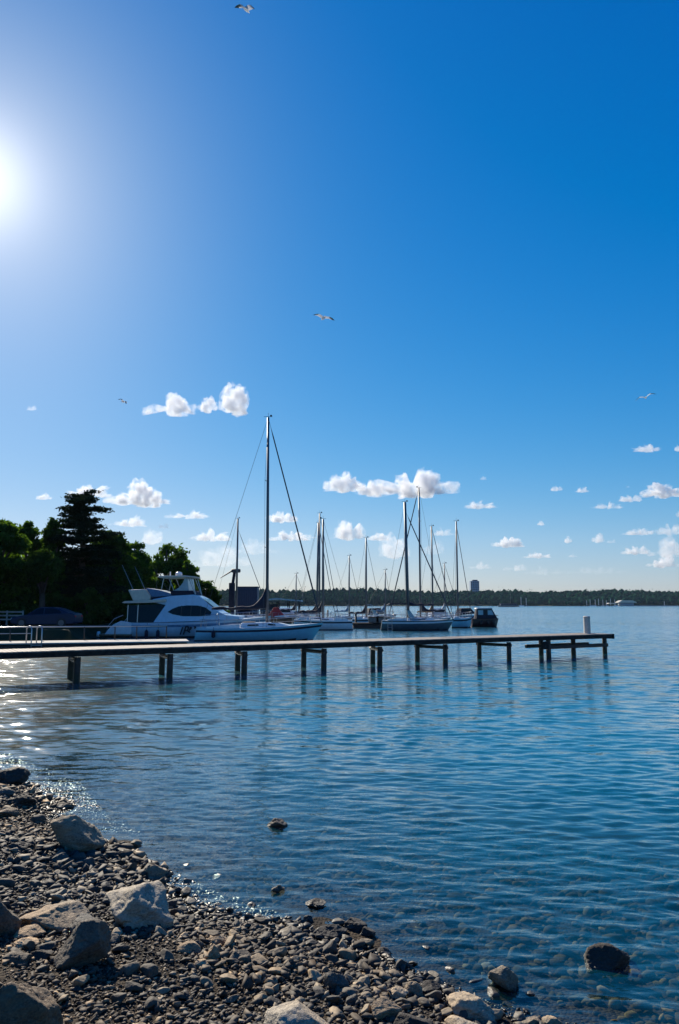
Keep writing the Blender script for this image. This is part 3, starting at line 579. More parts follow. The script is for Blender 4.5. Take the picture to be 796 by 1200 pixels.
# ------------------------------------------------------------------ low landing stage behind the pier, with a railing
LZ = .42
a0 = np.array([-27.0, 37.6]); a1 = onz(222, 751.2, LZ)[:2]; ld = (a1 - a0) / np.linalg.norm(a1 - a0); LL = float(np.linalg.norm(a1 - a0))
ls = empty('landing_stage', (a0[0], a0[1], 0), math.atan2(ld[1], ld[0])); tag(ls, 'low floating landing stage with pale deck, between the long pier and the motor yacht', 'pontoon')
LW = 2.6
b = MB(); b.box((LL / 2, LW / 2, LZ - .04), (LL, LW, .08), ch=.02); b.build('deck', M['concrete'], ls)
b = MB(); b.box((LL / 2, LW / 2, LZ - .27), (LL - .2, LW - .1, .37), ch=.05); b.build('float', M['rubber'], ls)
b = MB(); b.box((LL / 2, LW / 2, -.1), (LL - .6, LW - .5, .4), ch=.05); b.build('underside', M['rubber'], ls)
def lx(px): u = (px - 398) / 867. / CP; d = np.array([u, 1.0]); n_ = np.array([-ld[1], ld[0]]); q = a0 + n_ * LW; m = np.array([[d[0], -ld[0]], [d[1], -ld[1]]]); t, s_ = np.linalg.solve(m, q); return float(s_)
rl = MB(); e_ = lx(200); rl.tube([(0, LW - .1, LZ + .78), (e_, LW - .1, LZ + .78)], .035, 8); rl.build('top_rail', M['steel'], ls, smooth=True)
rl = MB(); rl.tube([(0, LW - .1, LZ + .42), (lx(45), LW - .1, LZ + .42)], .022, 8); rl.build('middle_rail', M['steel'], ls, smooth=True)
for px_ in (-20, 20, 56, 105, 140, 165, 199):
    x = lx(px_); rl = MB(); rl.tube([(x, LW - .1, LZ), (x, LW - .1, LZ + .78)], .035, 8); rl.build('railing_post', M['pile'], ls, smooth=True)
def lx0(px): u = (px - 398) / 867. / CP; d = np.array([u, 1.0]); m = np.array([[d[0], -ld[0]], [d[1], -ld[1]]]); t, s_ = np.linalg.solve(m, a0); return float(s_)
lad = empty('swim_ladder', (0, 0, 0)); n_ = np.array([-ld[1], ld[0]]); q = a0 + ld * lx0(47) ; lad.location = (q[0], q[1], LZ); lad.rotation_euler = (0, 0, math.atan2(ld[1], ld[0]))
tag(lad, 'steel swim ladder with two tall looped handrails on the low landing stage', 'ladder')
for x in (-.26, .26):
    pts = [(x - .16, .35, 0), (x - .16, .35, .68)] + [(x - .16 + .16 * (1 - math.cos(t)), .35 - .48 * t / math.pi, .68 + .22 * math.sin(t)) for t in np.linspace(.3, math.pi - .3, 7)] + [(x + .16, -.13, .68), (x + .16, -.13, -1.0)]
    b = MB(); b.tube(pts, .03, 8); b.build('handrail', M['steel'], lad, smooth=True)
b = MB()
for k in range(3): b.tube([(-.1, -.13, -.12 - .27 * k), (.42, -.13, -.12 - .27 * k)], .022, 6)
b.build('rungs', M['steel'], lad, smooth=True)

# ------------------------------------------------------------------ saloon car on the bank
car = empty('parked_car', (0, 0, 0)); pc = aty(12, 735, 52.6); pe = aty(87.5, 735, 52.6); CL = pe[0] - pc[0]
car.location = ((pc[0] + pe[0]) / 2, 53.4, float(ground((pc[0] + pe[0]) / 2, 53.4)) + .0); tag(car, 'dark blue saloon car parked under the trees on the bank', 'car')
h = CL / 2; k = CL / 4.6
prof = [(-h, .32), (-h + .02, .55), (-h + .12 * k, .70), (-h + .55 * k, .80), (-h + 1.15 * k, .90), (h - 1.0 * k, 1.0), (h - .35 * k, 1.02), (h - .06 * k, .95), (h, .60), (h - .03, .30), (h - .5, .22), (-h + .5, .20)]
b = MB(); b.prism(prof, -.9, .9, tz=lambda z: 1 - .10 * max(z - .6, 0) / .4 - .05 * max(.4 - z, 0) / .2); b.build('body', M['carpaint'], car, auto=50, bevel=.05)
roof = [(-h + 1.10 * k, .88), (-h + 1.75 * k, 1.32), (-h + 2.1 * k, 1.42), (-h + 2.9 * k, 1.42), (h - 1.15 * k, 1.30), (h - .45 * k, 1.0)]
b = MB(); b.prism(roof, -.80, .80, tz=lambda z: 1 - .22 * (z - .88) / .54); b.build('roof', M['carpaint'], car, auto=50, bevel=.05)
for s_ in (-1, 1):
    for nm_, pf in (('front_window', [(-h + 1.32 * k, .93), (-h + 1.86 * k, 1.32), (-h + 2.3 * k, 1.36), (-h + 2.3 * k, .94)]), ('rear_window', [(-h + 2.38 * k, .94), (-h + 2.38 * k, 1.36), (-h + 2.9 * k, 1.35), (h - 1.2 * k, 1.22), (h - .95 * k, .98)])):
        w0 = .80; b = MB(); vs = [(x, s_ * (w0 * (1 - .22 * (z - .88) / .54) + .006), z) for x, z in pf]; b.add(vs, [tuple(range(len(vs)))]); b.build(nm_, M['glass'], car)
    for x in (-h + .82 * k, h - .95 * k):
        wh = MB(); wh.tube([(x, s_ * .70, .33), (x, s_ * .91, .33)], .33, 24); wo = wh.build('wheel', M['rubber'], car, auto=40)
        rm = MB(); rm.tube([(x, s_ * .90, .33), (x, s_ * .925, .33)], .20, 16); rm.build('rim', M['ally'], wo, auto=40)
    b = MB(); b.box((-h + .10 * k, s_ * .62, .62), (.22, .34, .15), ch=.04); b.build('headlight', M['lamp'], car)
    b = MB(); b.box((h - .08 * k, s_ * .66, .78), (.14, .3, .14), ch=.03); b.build('tail_light', M['red'], car)
    b = MB(); b.box((-h + 1.5 * k, s_ * .93, 1.0), (.14, .18, .13), ch=.04); b.build('mirror', M['carpaint'], car)
b = MB(); b.box((-h - .005, 0, .38), (.04, .52, .11), ch=.01); b.build('number_plate', M['white'], car)
# pale rail fence beside the car
f0 = aty(-30, 728, 58); f1 = aty(26, 728, 58); fe = empty('rail_fence', (f0[0], 58, float(ground(f0[0], 58)))); tag(fe, 'pale wooden rail fence on the bank behind the car', 'fence')
fl_ = f1[0] - f0[0]
for z in (.42, .72, 1.0): b = MB(); b.box((fl_ / 2, 0, z), (fl_, .04, .11)); b.build('rail', M['concrete'], fe)
for i in range(4): b = MB(); b.box((fl_ * i / 3, .07, .55), (.1, .1, 1.1)); b.build('fence_post', M['concrete'], fe)
# ------------------------------------------------------------------ boats
def hull_grid(L_, B_h, Fb, Fs, draft=.35, sw=.62, rake=.9, srake=.0, n=26, m=9, fine=2.0):
    G = []
    for i in range(n + 1):
        t = i / n
        hb = B_h / 2 * (sw + (1 - sw) * math.sin(math.pi / 2 * t / .45) if t < .45 else 1 - ((t - .45) / .55) ** fine)
        hb = max(hb, .015); zs = Fs + (Fb - Fs) * t ** 1.7 - .10 * math.sin(math.pi * t) * (Fb - Fs + .2)
        kz = -draft * min(1, (1 - t) * 3.0 + .15); row = []
        for j in range(m + 1):
            s_ = j / m; z = zs + (kz - zs) * s_
            y = hb * (1 - s_ ** 3.0) ** .75 * (1 - .12 * s_ * t)
            x = L_ * (t - .5) - rake * s_ * t ** 5 + srake * s_ * (1 - t) ** 6
            row.append((x, y, z))
        G.append(row)
    return G
def add_hull(b, G, stripe=.10, acc=None):
    n = len(G) - 1; m = len(G[0]) - 1
    for sgn in (-1, 1):
        vs = [(x, sgn * y, z) for row in G for x, y, z in row]; fs = []; o = len(b.v)
        b.v += vs
        for i in range(n):
            for j in range(m):
                a = i * (m + 1) + j; f = (a, a + 1, a + m + 2, a + m + 1)
                zc = sum(vs[q][2] for q in f) / 4
                b.f.append(tuple(o + q for q in f)); b.m.append(1 if zc < stripe else (2 if (acc and j == acc) else 0))
        tr = [o + j for j in range(m + 1)]
        if sgn == -1: t0 = tr
        else: b.f.append(tuple(t0 + tr[::-1])); b.m.append(0)
def finish_hull(b, name, mats, parent):
    me = b.build(name, mats, parent, auto=35); bm = bmesh.new(); bm.from_mesh(me.data); bmesh.ops.remove_doubles(bm, verts=bm.verts, dist=.003); bmesh.ops.recalc_face_normals(bm, faces=bm.faces); bm.to_mesh(me.data); bm.free()
    me.data.polygons.foreach_set('use_smooth', [True] * len(me.data.polygons)); me.data.set_sharp_from_angle(angle=R(35)); return me
def deck_mesh(G, cam_=.06, inset=.0, z=-.015):
    b = MB(); n = len(G) - 1
    rows = [[(x, y * k * (1 - inset), zz + z + cam_ * (1 - k * k) * min(1, y)) for k in (-1, -.6, -.2, .2, .6, 1)] for (x, y, zz) in [r_[0] for r_ in G]]
    b.add([p for r_ in rows for p in r_], [(i * 6 + j, i * 6 + j + 1, i * 6 + j + 7, i * 6 + j + 6) for i in range(n) for j in range(5)]); return b
def sailboat(loc, rz, L_, beam, Fb, Fs, mast_x, mast_h, hull_mat='white', lab='', lean=0.0, cover='navy', boom=None, forestay=True, stay_r=.035, cabin=True, mast_r=.08, detail=1, spread=(.45, .72), backstay=True, frac=1.0, bimini=False, group=None, name='sailboat', coverh=.9, boomz=None, ladder=False, fender=None, accent=True, boom_dir=-1, spread_w=.55):
    t = empty(name, loc, rz); tag(t, lab, 'sailboat', group)
    G = hull_grid(L_, beam, Fb, Fs, rake=L_ * .09, srake=-L_ * .03)
    b = MB(); add_hull(b, G, acc=1 if accent else None); finish_hull(b, 'hull', [M[hull_mat], M['antifoul'], M['navy'] if hull_mat != 'darkhull' else M['white']], t)
    deck_mesh(G).build('deck', M['white'], t, smooth=True)
    def zd(x): tt = min(max(x / L_ + .5, 0), 1); i = min(int(tt * 26), 25); f = tt * 26 - i; return G[i][0][2] * (1 - f) + G[i + 1][0][2] * f
    def yd(x): tt = min(max(x / L_ + .5, 0), 1); i = min(int(tt * 26), 25); f = tt * 26 - i; return G[i][0][1] * (1 - f) + G[i + 1][0][1] * f
    mx_ = mast_x; z0 = zd(mx_)
    if cabin:
        x0, x1 = -L_ * .16, L_ * .24; hh = .36 * L_ / 9
        pf = [(x0, zd(x0) - .03), (x0 + .08, zd(x0) + hh), (mx_, z0 + hh * .92), (x1 - .7, zd(x1) + hh * .45), (x1, zd(x1) + .0)]
        b = MB(); b.prism(pf, -beam * .27, beam * .27, tz=lambda z: 1 - .16 * max(z - z0, 0) / hh); cb = b.build('cabin', M['white'], t, auto=40, bevel=.05)
        for s_ in (-1, 1):
            for xa, xb in ((x0 + .5, x0 + 1.3), (x0 + 1.45, mx_ - .1), (mx_ + .1, x1 - 1.0)):
                if xb - xa < .25: continue
                b = MB(); za = zd(xa) + hh * .36; zb = zd(xb) + hh * (.34 if xb < mx_ else .2); yy = lambda z: s_ * (beam * .27 * (1 - .16 * max(z - z0, 0) / hh) + .012)
                hw = hh * .30; pts = [(xa, yy(za), za), (xb, yy(zb), zb), (xb - .05, yy(zb + hw), zb + hw * .9), (xa + .05, yy(za + hw), za + hw)]
                b.add(pts, [(0, 1, 2, 3)]); b.build('window', M['glass'], cb)
        if detail > 1:
            b = MB(); b.box((x1 - 1.1, 0, zd(x1) + hh * .62), (.5, .5, .07), ch=.02); b.build('hatch', M['glass'], cb)
            b = MB(); b.box((x0 + .55, 0, zd(x0) + hh + .05), (.8, .6, .06), ch=.02); b.build('companionway', M['teak'], cb)
    # cockpit coamings
    for s_ in (-1, 1):
        b = MB(); x0, x1 = -L_ * .43, -L_ * .16; b.prism([(x0, zd(x0) - .02), (x0 + .1, zd(x0) + .12), (x1, zd(x1) + .26), (x1, zd(x1) - .02)], s_ * beam * .28 - .07, s_ * beam * .28 + .07); b.build('coaming', M['white'], t)
    if detail > 1:
        b = MB(); b.tube([(-L_ * .34, 0, zd(-L_ * .34) - .02), (-L_ * .34, 0, zd(-L_ * .34) + .62)], .06, 8); wh = b.build('binnacle', M['steel'], t, smooth=True)
        b = MB(); b.tube([(-L_ * .34 - .1, .42 * math.cos(a), zd(-L_ * .34) + .6 + .42 * math.sin(a)) for a in np.linspace(0, 2 * math.pi, 21)], .018, 6, cap=False); b.build('wheel', M['steel'], wh, smooth=True)
    # mast
    hx = mx_ + lean * mast_h; top = Vector((hx, 0, z0 + mast_h)); base = Vector((mx_, 0, z0 - .02))
    at_ = lambda f: base.lerp(top, f)
    b = MB(); b.tube([base, at_(.5), top], [mast_r, mast_r, mast_r * .8], 10); ma = b.build('mast', M['ally'], t, smooth=True)
    for f in spread:
        p = at_(f)
        b = MB(); b.tube([p + Vector((-.12, -spread_w, .0)), p, p + Vector((-.12, spread_w, .0))], .022, 6); b.build('spreader', M['ally'], ma, smooth=True)
    b = MB(); b.tube([top, top + Vector((0, 0, .35))], .012, 5); b.tube([top + Vector((-.3, 0, .06)), top + Vector((.3, 0, .06))], .018, 5); b.box(top + Vector((.2, 0, .14)), (.14, .05, .1)); b.build('masthead_gear', M['rope'], ma)
    # rigging
    bow = Vector((L_ * .485, 0, zd(L_ * .485))); st = Vector((-L_ * .49, 0, zd(-L_ * .49)))
    if forestay:
        fa = at_(frac); b = MB(); d_ = bow - fa; b.tube([fa, fa + d_ * .05, fa + d_ * .10, fa + d_ * .90, fa + d_ * .95, bow], [.012, .014, stay_r * .8, stay_r, stay_r * .6, .02], 6); b.build('forestay', M['furl'], t, smooth=True)
    if backstay: b = MB(); b.tube([top, st], .012, 5); b.build('backstay', M['rope'], t)
    for s_ in (-1, 1):
        ch_ = Vector((mx_ - .15, s_ * yd(mx_) * .95, zd(mx_)))
        pts = [top - Vector((0, 0, .1))] + [at_(f) + Vector((-.12, s_ * spread_w, 0)) for f in sorted(spread, reverse=True)] + [ch_]
        b = MB(); b.tube(pts, .011, 5); b.tube([at_(spread[0]) if spread else at_(.5), ch_ + Vector((.25, 0, 0))], .009, 5); b.build('shroud', M['rope'], t)
    # boom with its cover
    if boom:
        bz = boomz or 1.15 * L_ / 9 + .2; a = base + Vector((boom_dir * .12, 0, bz)); e = a + Vector((boom_dir * boom, 0, -.02))
        b = MB(); b.tube([a, e], .06, 8); bo = b.build('boom', M['ally'], t, smooth=True)
        if cover:
            b = MB(); ns = 14; pts = []; 
            for i in range(ns + 1):
                f = i / ns; x = a.x + (e.x - a.x) * f; hgt = .18 + coverh * math.exp(-f * 9) + .05 * math.sin(f * 17); wd = .15 * (1 - .4 * f)
                for q in range(8):
                    th_ = 2 * math.pi * q / 8; pts.append((x, wd * math.cos(th_), a.z - .08 + hgt / 2 + hgt / 2 * math.sin(th_) + .012 * math.sin(f * 40 + q)))
            b.add(pts, [(i * 8 + j, i * 8 + (j + 1) % 8, i * 8 + 8 + (j + 1) % 8, i * 8 + 8 + j) for i in range(ns) for j in range(8)] + [tuple(range(7, -1, -1)), tuple(ns * 8 + j for j in range(8))])
            b.build('sail_cover', M[cover], bo, smooth=True)
    # guard rails
    if detail > 0:
        for s_ in (-1, 1):
            xs_ = np.linspace(-L_ * .46, L_ * .40, 7); tops = []
            b = MB()
            for x in xs_:
                p = Vector((x, s_ * (yd(x) - .05), zd(x))); tops.append(p + Vector((0, 0, .55))); b.tube([p, tops[-1]], .014, 5)
            b.tube(tops, .009, 4); b.tube([p - Vector((0, 0, .27)) for p in tops], .008, 4); b.build('guard_rail', M['steel'], t)
        b = MB(); p = bow + Vector((.0, 0, .55)); q1 = Vector((L_ * .40, yd(L_ * .4), zd(L_ * .4) + .55)); q2 = Vector((L_ * .40, -yd(L_ * .4), q1.z))
        b.tube([q1, Vector((L_ * .46, yd(L_ * .46) + .03, p.z)), p + Vector((.05, 0, 0)), Vector((L_ * .46, -yd(L_ * .46) - .03, p.z)), q2], .016, 5)
        b.tube([p + Vector((.05, 0, 0)), bow], .014, 5); b.build('pulpit', M['steel'], t)
        b = MB(); xa = -L_ * .47; b.tube([(xa + .6, yd(xa), zd(xa) + .55), (xa - .05, yd(xa) * .9, zd(xa) + .58), (xa - .05, -yd(xa) * .9, zd(xa) + .58), (xa + .6, -yd(xa), zd(xa) + .55)], .016, 5)
        for s_ in (-1, 1): b.tube([(xa, s_ * yd(xa) * .9, zd(xa)), (xa, s_ * yd(xa) * .9, zd(xa) + .57)], .014, 5)
        b.build('pushpit', M['steel'], t)
    if bimini:
        b = MB(); x0 = -L_ * .44; x1 = -L_ * .14; pf = [(x0, zd(x0) + 1.45), (x0 + .3, zd(x0) + 1.62), (x1 - .3, zd(x0) + 1.66), (x1, zd(x0) + 1.5), (x1 - .3, zd(x0) + 1.58), (x0 + .3, zd(x0) + 1.54)]
        b.prism(pf, -beam * .36, beam * .36); bi = b.build('bimini', M['canvas_blue'] if cover != 'navy' else M['navy'], t, auto=40)
        b = MB(); 
        for s_ in (-1, 1):
            for x in (x0 + .1, x1 - .1): b.tube([(x + (.4 if x < -L_ * .3 else -.4), s_ * beam * .34, zd(x)), (x, s_ * beam * .34, zd(x0) + 1.5)], .015, 5)
        b.build('frame', M['steel'], bi)
        b = MB(); x = x1 + .05; b.prism([(x, zd(x) + .3), (x + .55, zd(x) + .32), (x + .1, zd(x) + .95), (x - .2, zd(x) + .95)], -beam * .27, beam * .27); b.build('spray_hood', M['teal'], t, auto=30)
    if ladder:
        b = MB(); x = -L_ * .40; y = -yd(x) - .05
        for dx in (-.2, .2): b.tube([(x + dx, y, zd(x) + .35), (x + dx, y - .05, -.55)], .022, 5)
        for z in (-.3, 0, .3, .55): b.tube([(x - .2, y - .04, z), (x + .2, y - .04, z)], .018, 5)
        b.build('boarding_ladder', M['steel'], t)
    for fx, fm in (fender or []):
        b = MB(); y = -yd(fx) - .12; b.tube([(fx, y, zd(fx) - .12), (fx, y, zd(fx) - .2), (fx, y, zd(fx) - .55), (fx, y, zd(fx) - .62)], [.05, .13, .13, .05], 10); b.tube([(fx, y, zd(fx) - .12), (fx, y + .1, zd(fx) + .1)], .012, 4); b.build('fender', M[fm], t, smooth=True)
    return t
def mh(px, py, Y, zb): return float(aty(px, py, Y)[2] - zb)
def mx(px, Y): return float((px - 398) / 867. * Y * 1.0)
# ---- big sloop behind the pier
Y = 52.0; xs0 = aty(233, 745, Y)[0]; xe = aty(379, 730, Y)[0]; L1 = xe - xs0; cx = (xs0 + xe) / 2; m1 = aty(313, 735, Y)[0] - cx
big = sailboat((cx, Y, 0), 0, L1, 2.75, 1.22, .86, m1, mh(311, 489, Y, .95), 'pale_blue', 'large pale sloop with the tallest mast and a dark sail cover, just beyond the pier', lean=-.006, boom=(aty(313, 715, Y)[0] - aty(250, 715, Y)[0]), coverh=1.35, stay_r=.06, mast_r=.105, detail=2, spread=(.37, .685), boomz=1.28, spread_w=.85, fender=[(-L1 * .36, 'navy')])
# ---- moored row behind
def row(hx0, hx1, Y, mxp, mtop, lab, flip=False, **k):
    a = aty(hx0, 735, Y)[0]; e = aty(hx1, 735, Y)[0]; L_ = e - a; c = (a + e) / 2; fb = k.pop('Fb', 1.0); fs = k.pop('Fs', .8)
    k['mast_r'] = k.get('mast_r', .08) * 1.22; mlx = aty(mxp, 720, Y)[0] - c; rz = k.pop('rz', 0)
    if flip: mlx = -mlx; rz = rz + math.pi
    return sailboat((c, Y, 0), rz, L_, k.pop('beam', max(1.9, L_ * .30)), fb, fs, mlx, mh(mxp, mtop, Y, .9), lab=lab, group='sailboats moored in the marina', **k)
row(352, 412.5, 73, 378.5, 609, 'white sailboat with a round dark fender, just beyond the bow of the large sloop', Fb=1.0, Fs=.95, flip=True, cover='navy', boom=2.2, stay_r=.05, mast_r=.09, spread=(.42,), detail=1, boom_dir=1, fender=[(1.2, 'rubber')], forestay=False)
row(345, 398, 84, 374.5, 601, 'white sailboat with the taller of the three masts standing close together', hull_mat='white', boom=2.0, stay_r=.04, spread=(.5,), mast_r=.08)
row(347, 394, 92, 371.5, 612, 'sailboat with a slightly leaning dark mast, leftmost of the three close masts', boom=2.0, lean=.012, mast_r=.10, stay_r=.05, spread=(.42,), cover='navy')
row(386, 426, 96, 409.5, 651, 'small sailboat with the shortest mast, beyond the white boat with the round fender', boom=1.8, stay_r=.03, spread=(.5,), mast_r=.07, cover='canvas_blue')
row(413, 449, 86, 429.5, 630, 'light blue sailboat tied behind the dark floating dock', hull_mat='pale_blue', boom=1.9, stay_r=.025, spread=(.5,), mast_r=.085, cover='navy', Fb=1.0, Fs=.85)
row(448, 532.5, 72, 478.5, 589, 'dark hulled sailboat with pale topsides rail, thick leaning mast and boarding ladder', hull_mat='darkhull', boom=2.4, stay_r=.065, mast_r=.13, lean=-.017, cover='navy', bimini=True, spread=(.36, .58), frac=.93, Fb=1.05, Fs=.95, ladder=True, spread_w=.9, coverh=.25, detail=2, boom_dir=1, boomz=1.5)
row(455, 520, 82, 493, 571, 'sailboat with the second tallest mast, behind the dark hulled boat', flip=True, boom=2.6, stay_r=.07, mast_r=.085, spread=(.25, .52, .74), cover='navy', Fb=1.2, spread_w=.7)
row(488, 532, 90, 507.5, 616, 'sailboat with a short mast, behind the bow of the dark hulled boat', boom=1.8, stay_r=.045, spread=(.45,), mast_r=.085, cover='teak')
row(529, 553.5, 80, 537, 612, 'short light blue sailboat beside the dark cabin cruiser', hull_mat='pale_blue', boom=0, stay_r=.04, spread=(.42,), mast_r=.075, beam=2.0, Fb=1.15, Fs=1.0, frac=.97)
row(247, 318, 97, 277, 607, 'sailboat hidden behind the motor yacht, only its dark mast and rigging rising clear', boom=0, stay_r=.045, spread=(.35,), mast_r=.11, frac=.9)
row(424, 462, 99, 452, 668, 'small sailboat behind the dock boxes with a short mast and blue canvas', boom=1.9, stay_r=.03, spread=(.5,), mast_r=.06, cover='canvas_blue', bimini=True)
row(497, 541, 98, 522, 660, 'small sailboat half hidden behind the light blue bow, with a white boom tent', boom=2.0, stay_r=.03, spread=(.5,), mast_r=.06, cover='roofgrey')
row(318, 366, 100, 347, 672, 'small sailboat with brown varnished rails, seen over the bow of the large sloop', boom=2.0, stay_r=.03, spread=(.5,), mast_r=.06, hull_mat='teak', cover='navy')
sv = sailboat((aty(357, 712, 190)[0], 190, 0), 0, 6.8, 2.0, .7, .6, -1.6, 6.2, 'darkhull', 'little dark sailboat with a tilted mast far out beyond the marina', lean=.26, boom=0, forestay=False, backstay=False, spread=(), detail=0, mast_r=.09, accent=False)

# ---- motor yacht
Y = 58.0; sc = Y / 867.0 / .9925
ox = aty(220, 747, Y)[0]
def yx(px): return aty(px, 720, Y)[0] - ox
def yz(py): return float(aty(220, py, Y)[2])
yt = empty('motor_yacht', (ox, Y, 0)); tag(yt, 'white flybridge motor yacht with dark side windows, moored beyond the landing stage', 'motor yacht')
xa, xb = yx(160), yx(318); LY = xb - xa; xm = (xa + xb) / 2
G = hull_grid(LY, 4.0, yz(722.5), yz(729), draft=.6, sw=.9, rake=1.5, fine=2.6, n=26, m=10)
G = [[(x + xm, y, z) for x, y, z in r_] for r_ in G]
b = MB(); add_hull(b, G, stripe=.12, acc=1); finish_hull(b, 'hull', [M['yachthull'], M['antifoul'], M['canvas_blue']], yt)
deck_mesh(G, .05).build('deck', M['white'], yt, smooth=True)
# stern: swim platform and sloping transom quarters
b = MB(); b.box(((yx(124) + yx(162)) / 2, 0, .2), (yx(162) - yx(124), 3.7, .14), ch=.05); b.build('swim_platform', M['teak'], yt)
for s_ in (-1, 1):
    b = MB(); b.prism([(yx(132), .25), (yx(136), .62), (yx(142), 1.0), (yx(150), 1.25), (yx(162), yz(729)), (yx(162), .25)], s_ * 1.75 - .1, s_ * 1.75 + .1); b.build('quarter', M['white'], yt, auto=30, bevel=.03)
    b = MB(); b.tube([(yx(133), s_ * 1.7, .3), (yx(135), s_ * 1.7, .85), (yx(142), s_ * 1.72, 1.4), (yx(152), s_ * 1.75, 1.68)], .03, 6); b.build('grab_rail', M['steel'], yt, smooth=True)
b = MB(); b.box((yx(156), 0, .72), (.3, 3.3, .95), ch=.08); b.build('transom', M['white'], yt)
b = MB(); b.tube([(yx(123.5), -1.7, .27), (yx(126), -1.7, .27)], .2, 12); b.build('stern_buoy', M['white'], yt, smooth=True)
# saloon: cockpit enclosure, house side, windscreen
hw = 1.72; tum = lambda z: 1 - .16 * max(z - 1.1, 0) / 2
b = MB(); b.prism([(yx(156), yz(729)), (yx(157), yz(709.5)), (yx(199), yz(708)), (yx(186), yz(728.5))], -hw + .06, hw - .06, tz=tum); b.build('cockpit_screen', M['glass'], yt)
for px_ in (156.5, 168): b = MB(); b.tube([(yx(px_), -hw + .04, yz(729)), (yx(px_), -hw * .93 + .05, yz(709))], .03, 6); b.build('screen_post', M['steel'], yt)
house = [(yx(186), yz(729)), (yx(199), yz(709)), (yx(182), yz(705.5)), (yx(184), yz(702.5)), (yx(205), yz(698.5)), (yx(231), yz(697)), (yx(240), yz(701)), (yx(252), yz(711)), (yx(262), yz(717.5)), (yx(268), yz(720.5)), (yx(284), yz(722)), (yx(284), yz(726))]
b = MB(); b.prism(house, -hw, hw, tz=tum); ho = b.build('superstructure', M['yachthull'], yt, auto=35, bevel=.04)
for s_ in (-1, 1):
    lens = [(202, 717), (207, 713.5), (214, 710.6), (224, 709.4), (236, 709.6), (245, 711.8), (252, 717), (251, 720.8), (238, 721.8), (220, 721.8), (208, 719.6)]
    b = MB(); vs = [(yx(px_), s_ * (hw * tum(yz(py_)) + .012), yz(py_)) for px_, py_ in lens]; b.add(vs, [tuple(range(len(vs)))]); wn = b.build('side_window', M['glass'], ho)
    for px_ in (217, 228, 239):
        b = MB(); za, zb = yz(721.8), yz(709.6); b.add([(yx(px_), s_ * (hw * tum(za) + .02), za), (yx(px_ + .8), s_ * (hw * tum(za) + .02), za), (yx(px_ + 1.2), s_ * (hw * tum(zb) + .02), zb), (yx(px_ + .4), s_ * (hw * tum(zb) + .02), zb)], [(0, 1, 2, 3)]); b.build('window_bar', M['antifoul'], wn)
b = MB(); zA, zB = yz(702), yz(714.5); b.add([(yx(241.5), -hw * .8, zA + .03), (yx(241.5), hw * .8, zA + .03), (yx(258), hw * .82, zB + .03), (yx(258), -hw * .82, zB + .03)], [(0, 1, 2, 3)]); b.build('windscreen', M['glass'], ho)
b = MB(); b.prism([(yx(149.5), yz(706.3)), (yx(153), yz(704.6)), (yx(186), yz(703)), (yx(200), yz(702)), (yx(200), yz(705)), (yx(182), yz(706.5)), (yx(153), yz(707))], -1.7, 1.7); b.build('roof_overhang', M['cream'], yt, bevel=.02)
# flybridge
b = MB(); b.prism([(yx(154.5), yz(691.5)), (yx(174), yz(691)), (yx(181.5), yz(699)), (yx(180.5), yz(703.6)), (yx(161), yz(704.4))], -1.35, 1.35); b.build('aft_lounger', M['cream'], yt, auto=30, bevel=.08)
b = MB(); b.prism([(yx(175), yz(689.5)), (yx(190), yz(691.8)), (yx(212), yz(698)), (yx(182), yz(700))], -1.3, 1.3); b.build('flybridge_canvas', M['canvas_blue'], yt, auto=30, bevel=.04)
b = MB(); b.prism([(yx(182), yz(700.2)), (yx(212), yz(697.6)), (yx(212), yz(698.8)), (yx(182), yz(703.2))], -1.36, 1.36); b.build('flybridge_side', M['navy'], yt)
b = MB(); b.prism([(yx(203), yz(692.6)), (yx(229), yz(692.4)), (yx(232), yz(697.2)), (yx(205), yz(698))], -1.36, 1.36); b.build('flybridge_windscreen', M['navy'], yt, auto=30, bevel=.03)
b = MB(); b.prism([(yx(207), yz(692.6)), (yx(213), yz(689)), (yx(217.5), yz(683)), (yx(219), yz(678.3)), (yx(222.5), yz(678.3)), (yx(224.5), yz(692.6))], -1.22, 1.22); b.build('clear_screen', M['teal'], yt, auto=30)
b = MB(); b.prism([(yx(188), yz(677.2)), (yx(192), yz(675.6)), (yx(220), yz(675.2)), (yx(230.5), yz(676.2)), (yx(230), yz(677.4)), (yx(192), yz(678))], -1.5, 1.5); ht = b.build('hard_top', M['cream'], yt, auto=30, bevel=.03)
for s_ in (-1, 1):
    for pa, pb_ in (((195.5, 677.5), (193, 692)), ((201, 677.5), (207.5, 693)), ((224, 677.5), (232, 697)), ((227, 677.5), (232.5, 697))):
        b = MB(); b.tube([(yx(pa[0]), s_ * 1.3, yz(pa[1])), (yx(pb_[0]), s_ * 1.3, yz(pb_[1]))], .028, 6); b.build('hard_top_strut', M['steel'], yt)
b = MB(); b.tube([(yx(198.3), 0, yz(675.6)), (yx(198.3), 0, yz(670))], [.06, .05], 8); b.build('mast_light', M['white'], ht)
b = MB(); b.tube([(yx(207.8), .2, yz(675.4)), (yx(207.8), .2, yz(674)), (yx(207.8), .2, yz(671)), (yx(207.8), .2, yz(670))], [.1, .27, .25, .1], 14); b.build('radar_dome', M['white'], ht, smooth=True)
for pa, pb_, y in (((146, 663), (159.5, 691), -1.1), ((151.5, 663), (164.5, 690), 1.1)):
    b = MB(); b.tube([(yx(pb_[0]), y, yz(pb_[1])), (yx(pa[0]), y, yz(pa[1]))], [.022, .012], 6); b.build('outrigger_pole', M['steel'], yt)
b = MB(); b.tube([(yx(178), 1.2, yz(690)), (yx(178), 1.2, yz(664))], [.02, .008], 5); b.build('antenna', M['rope'], yt)
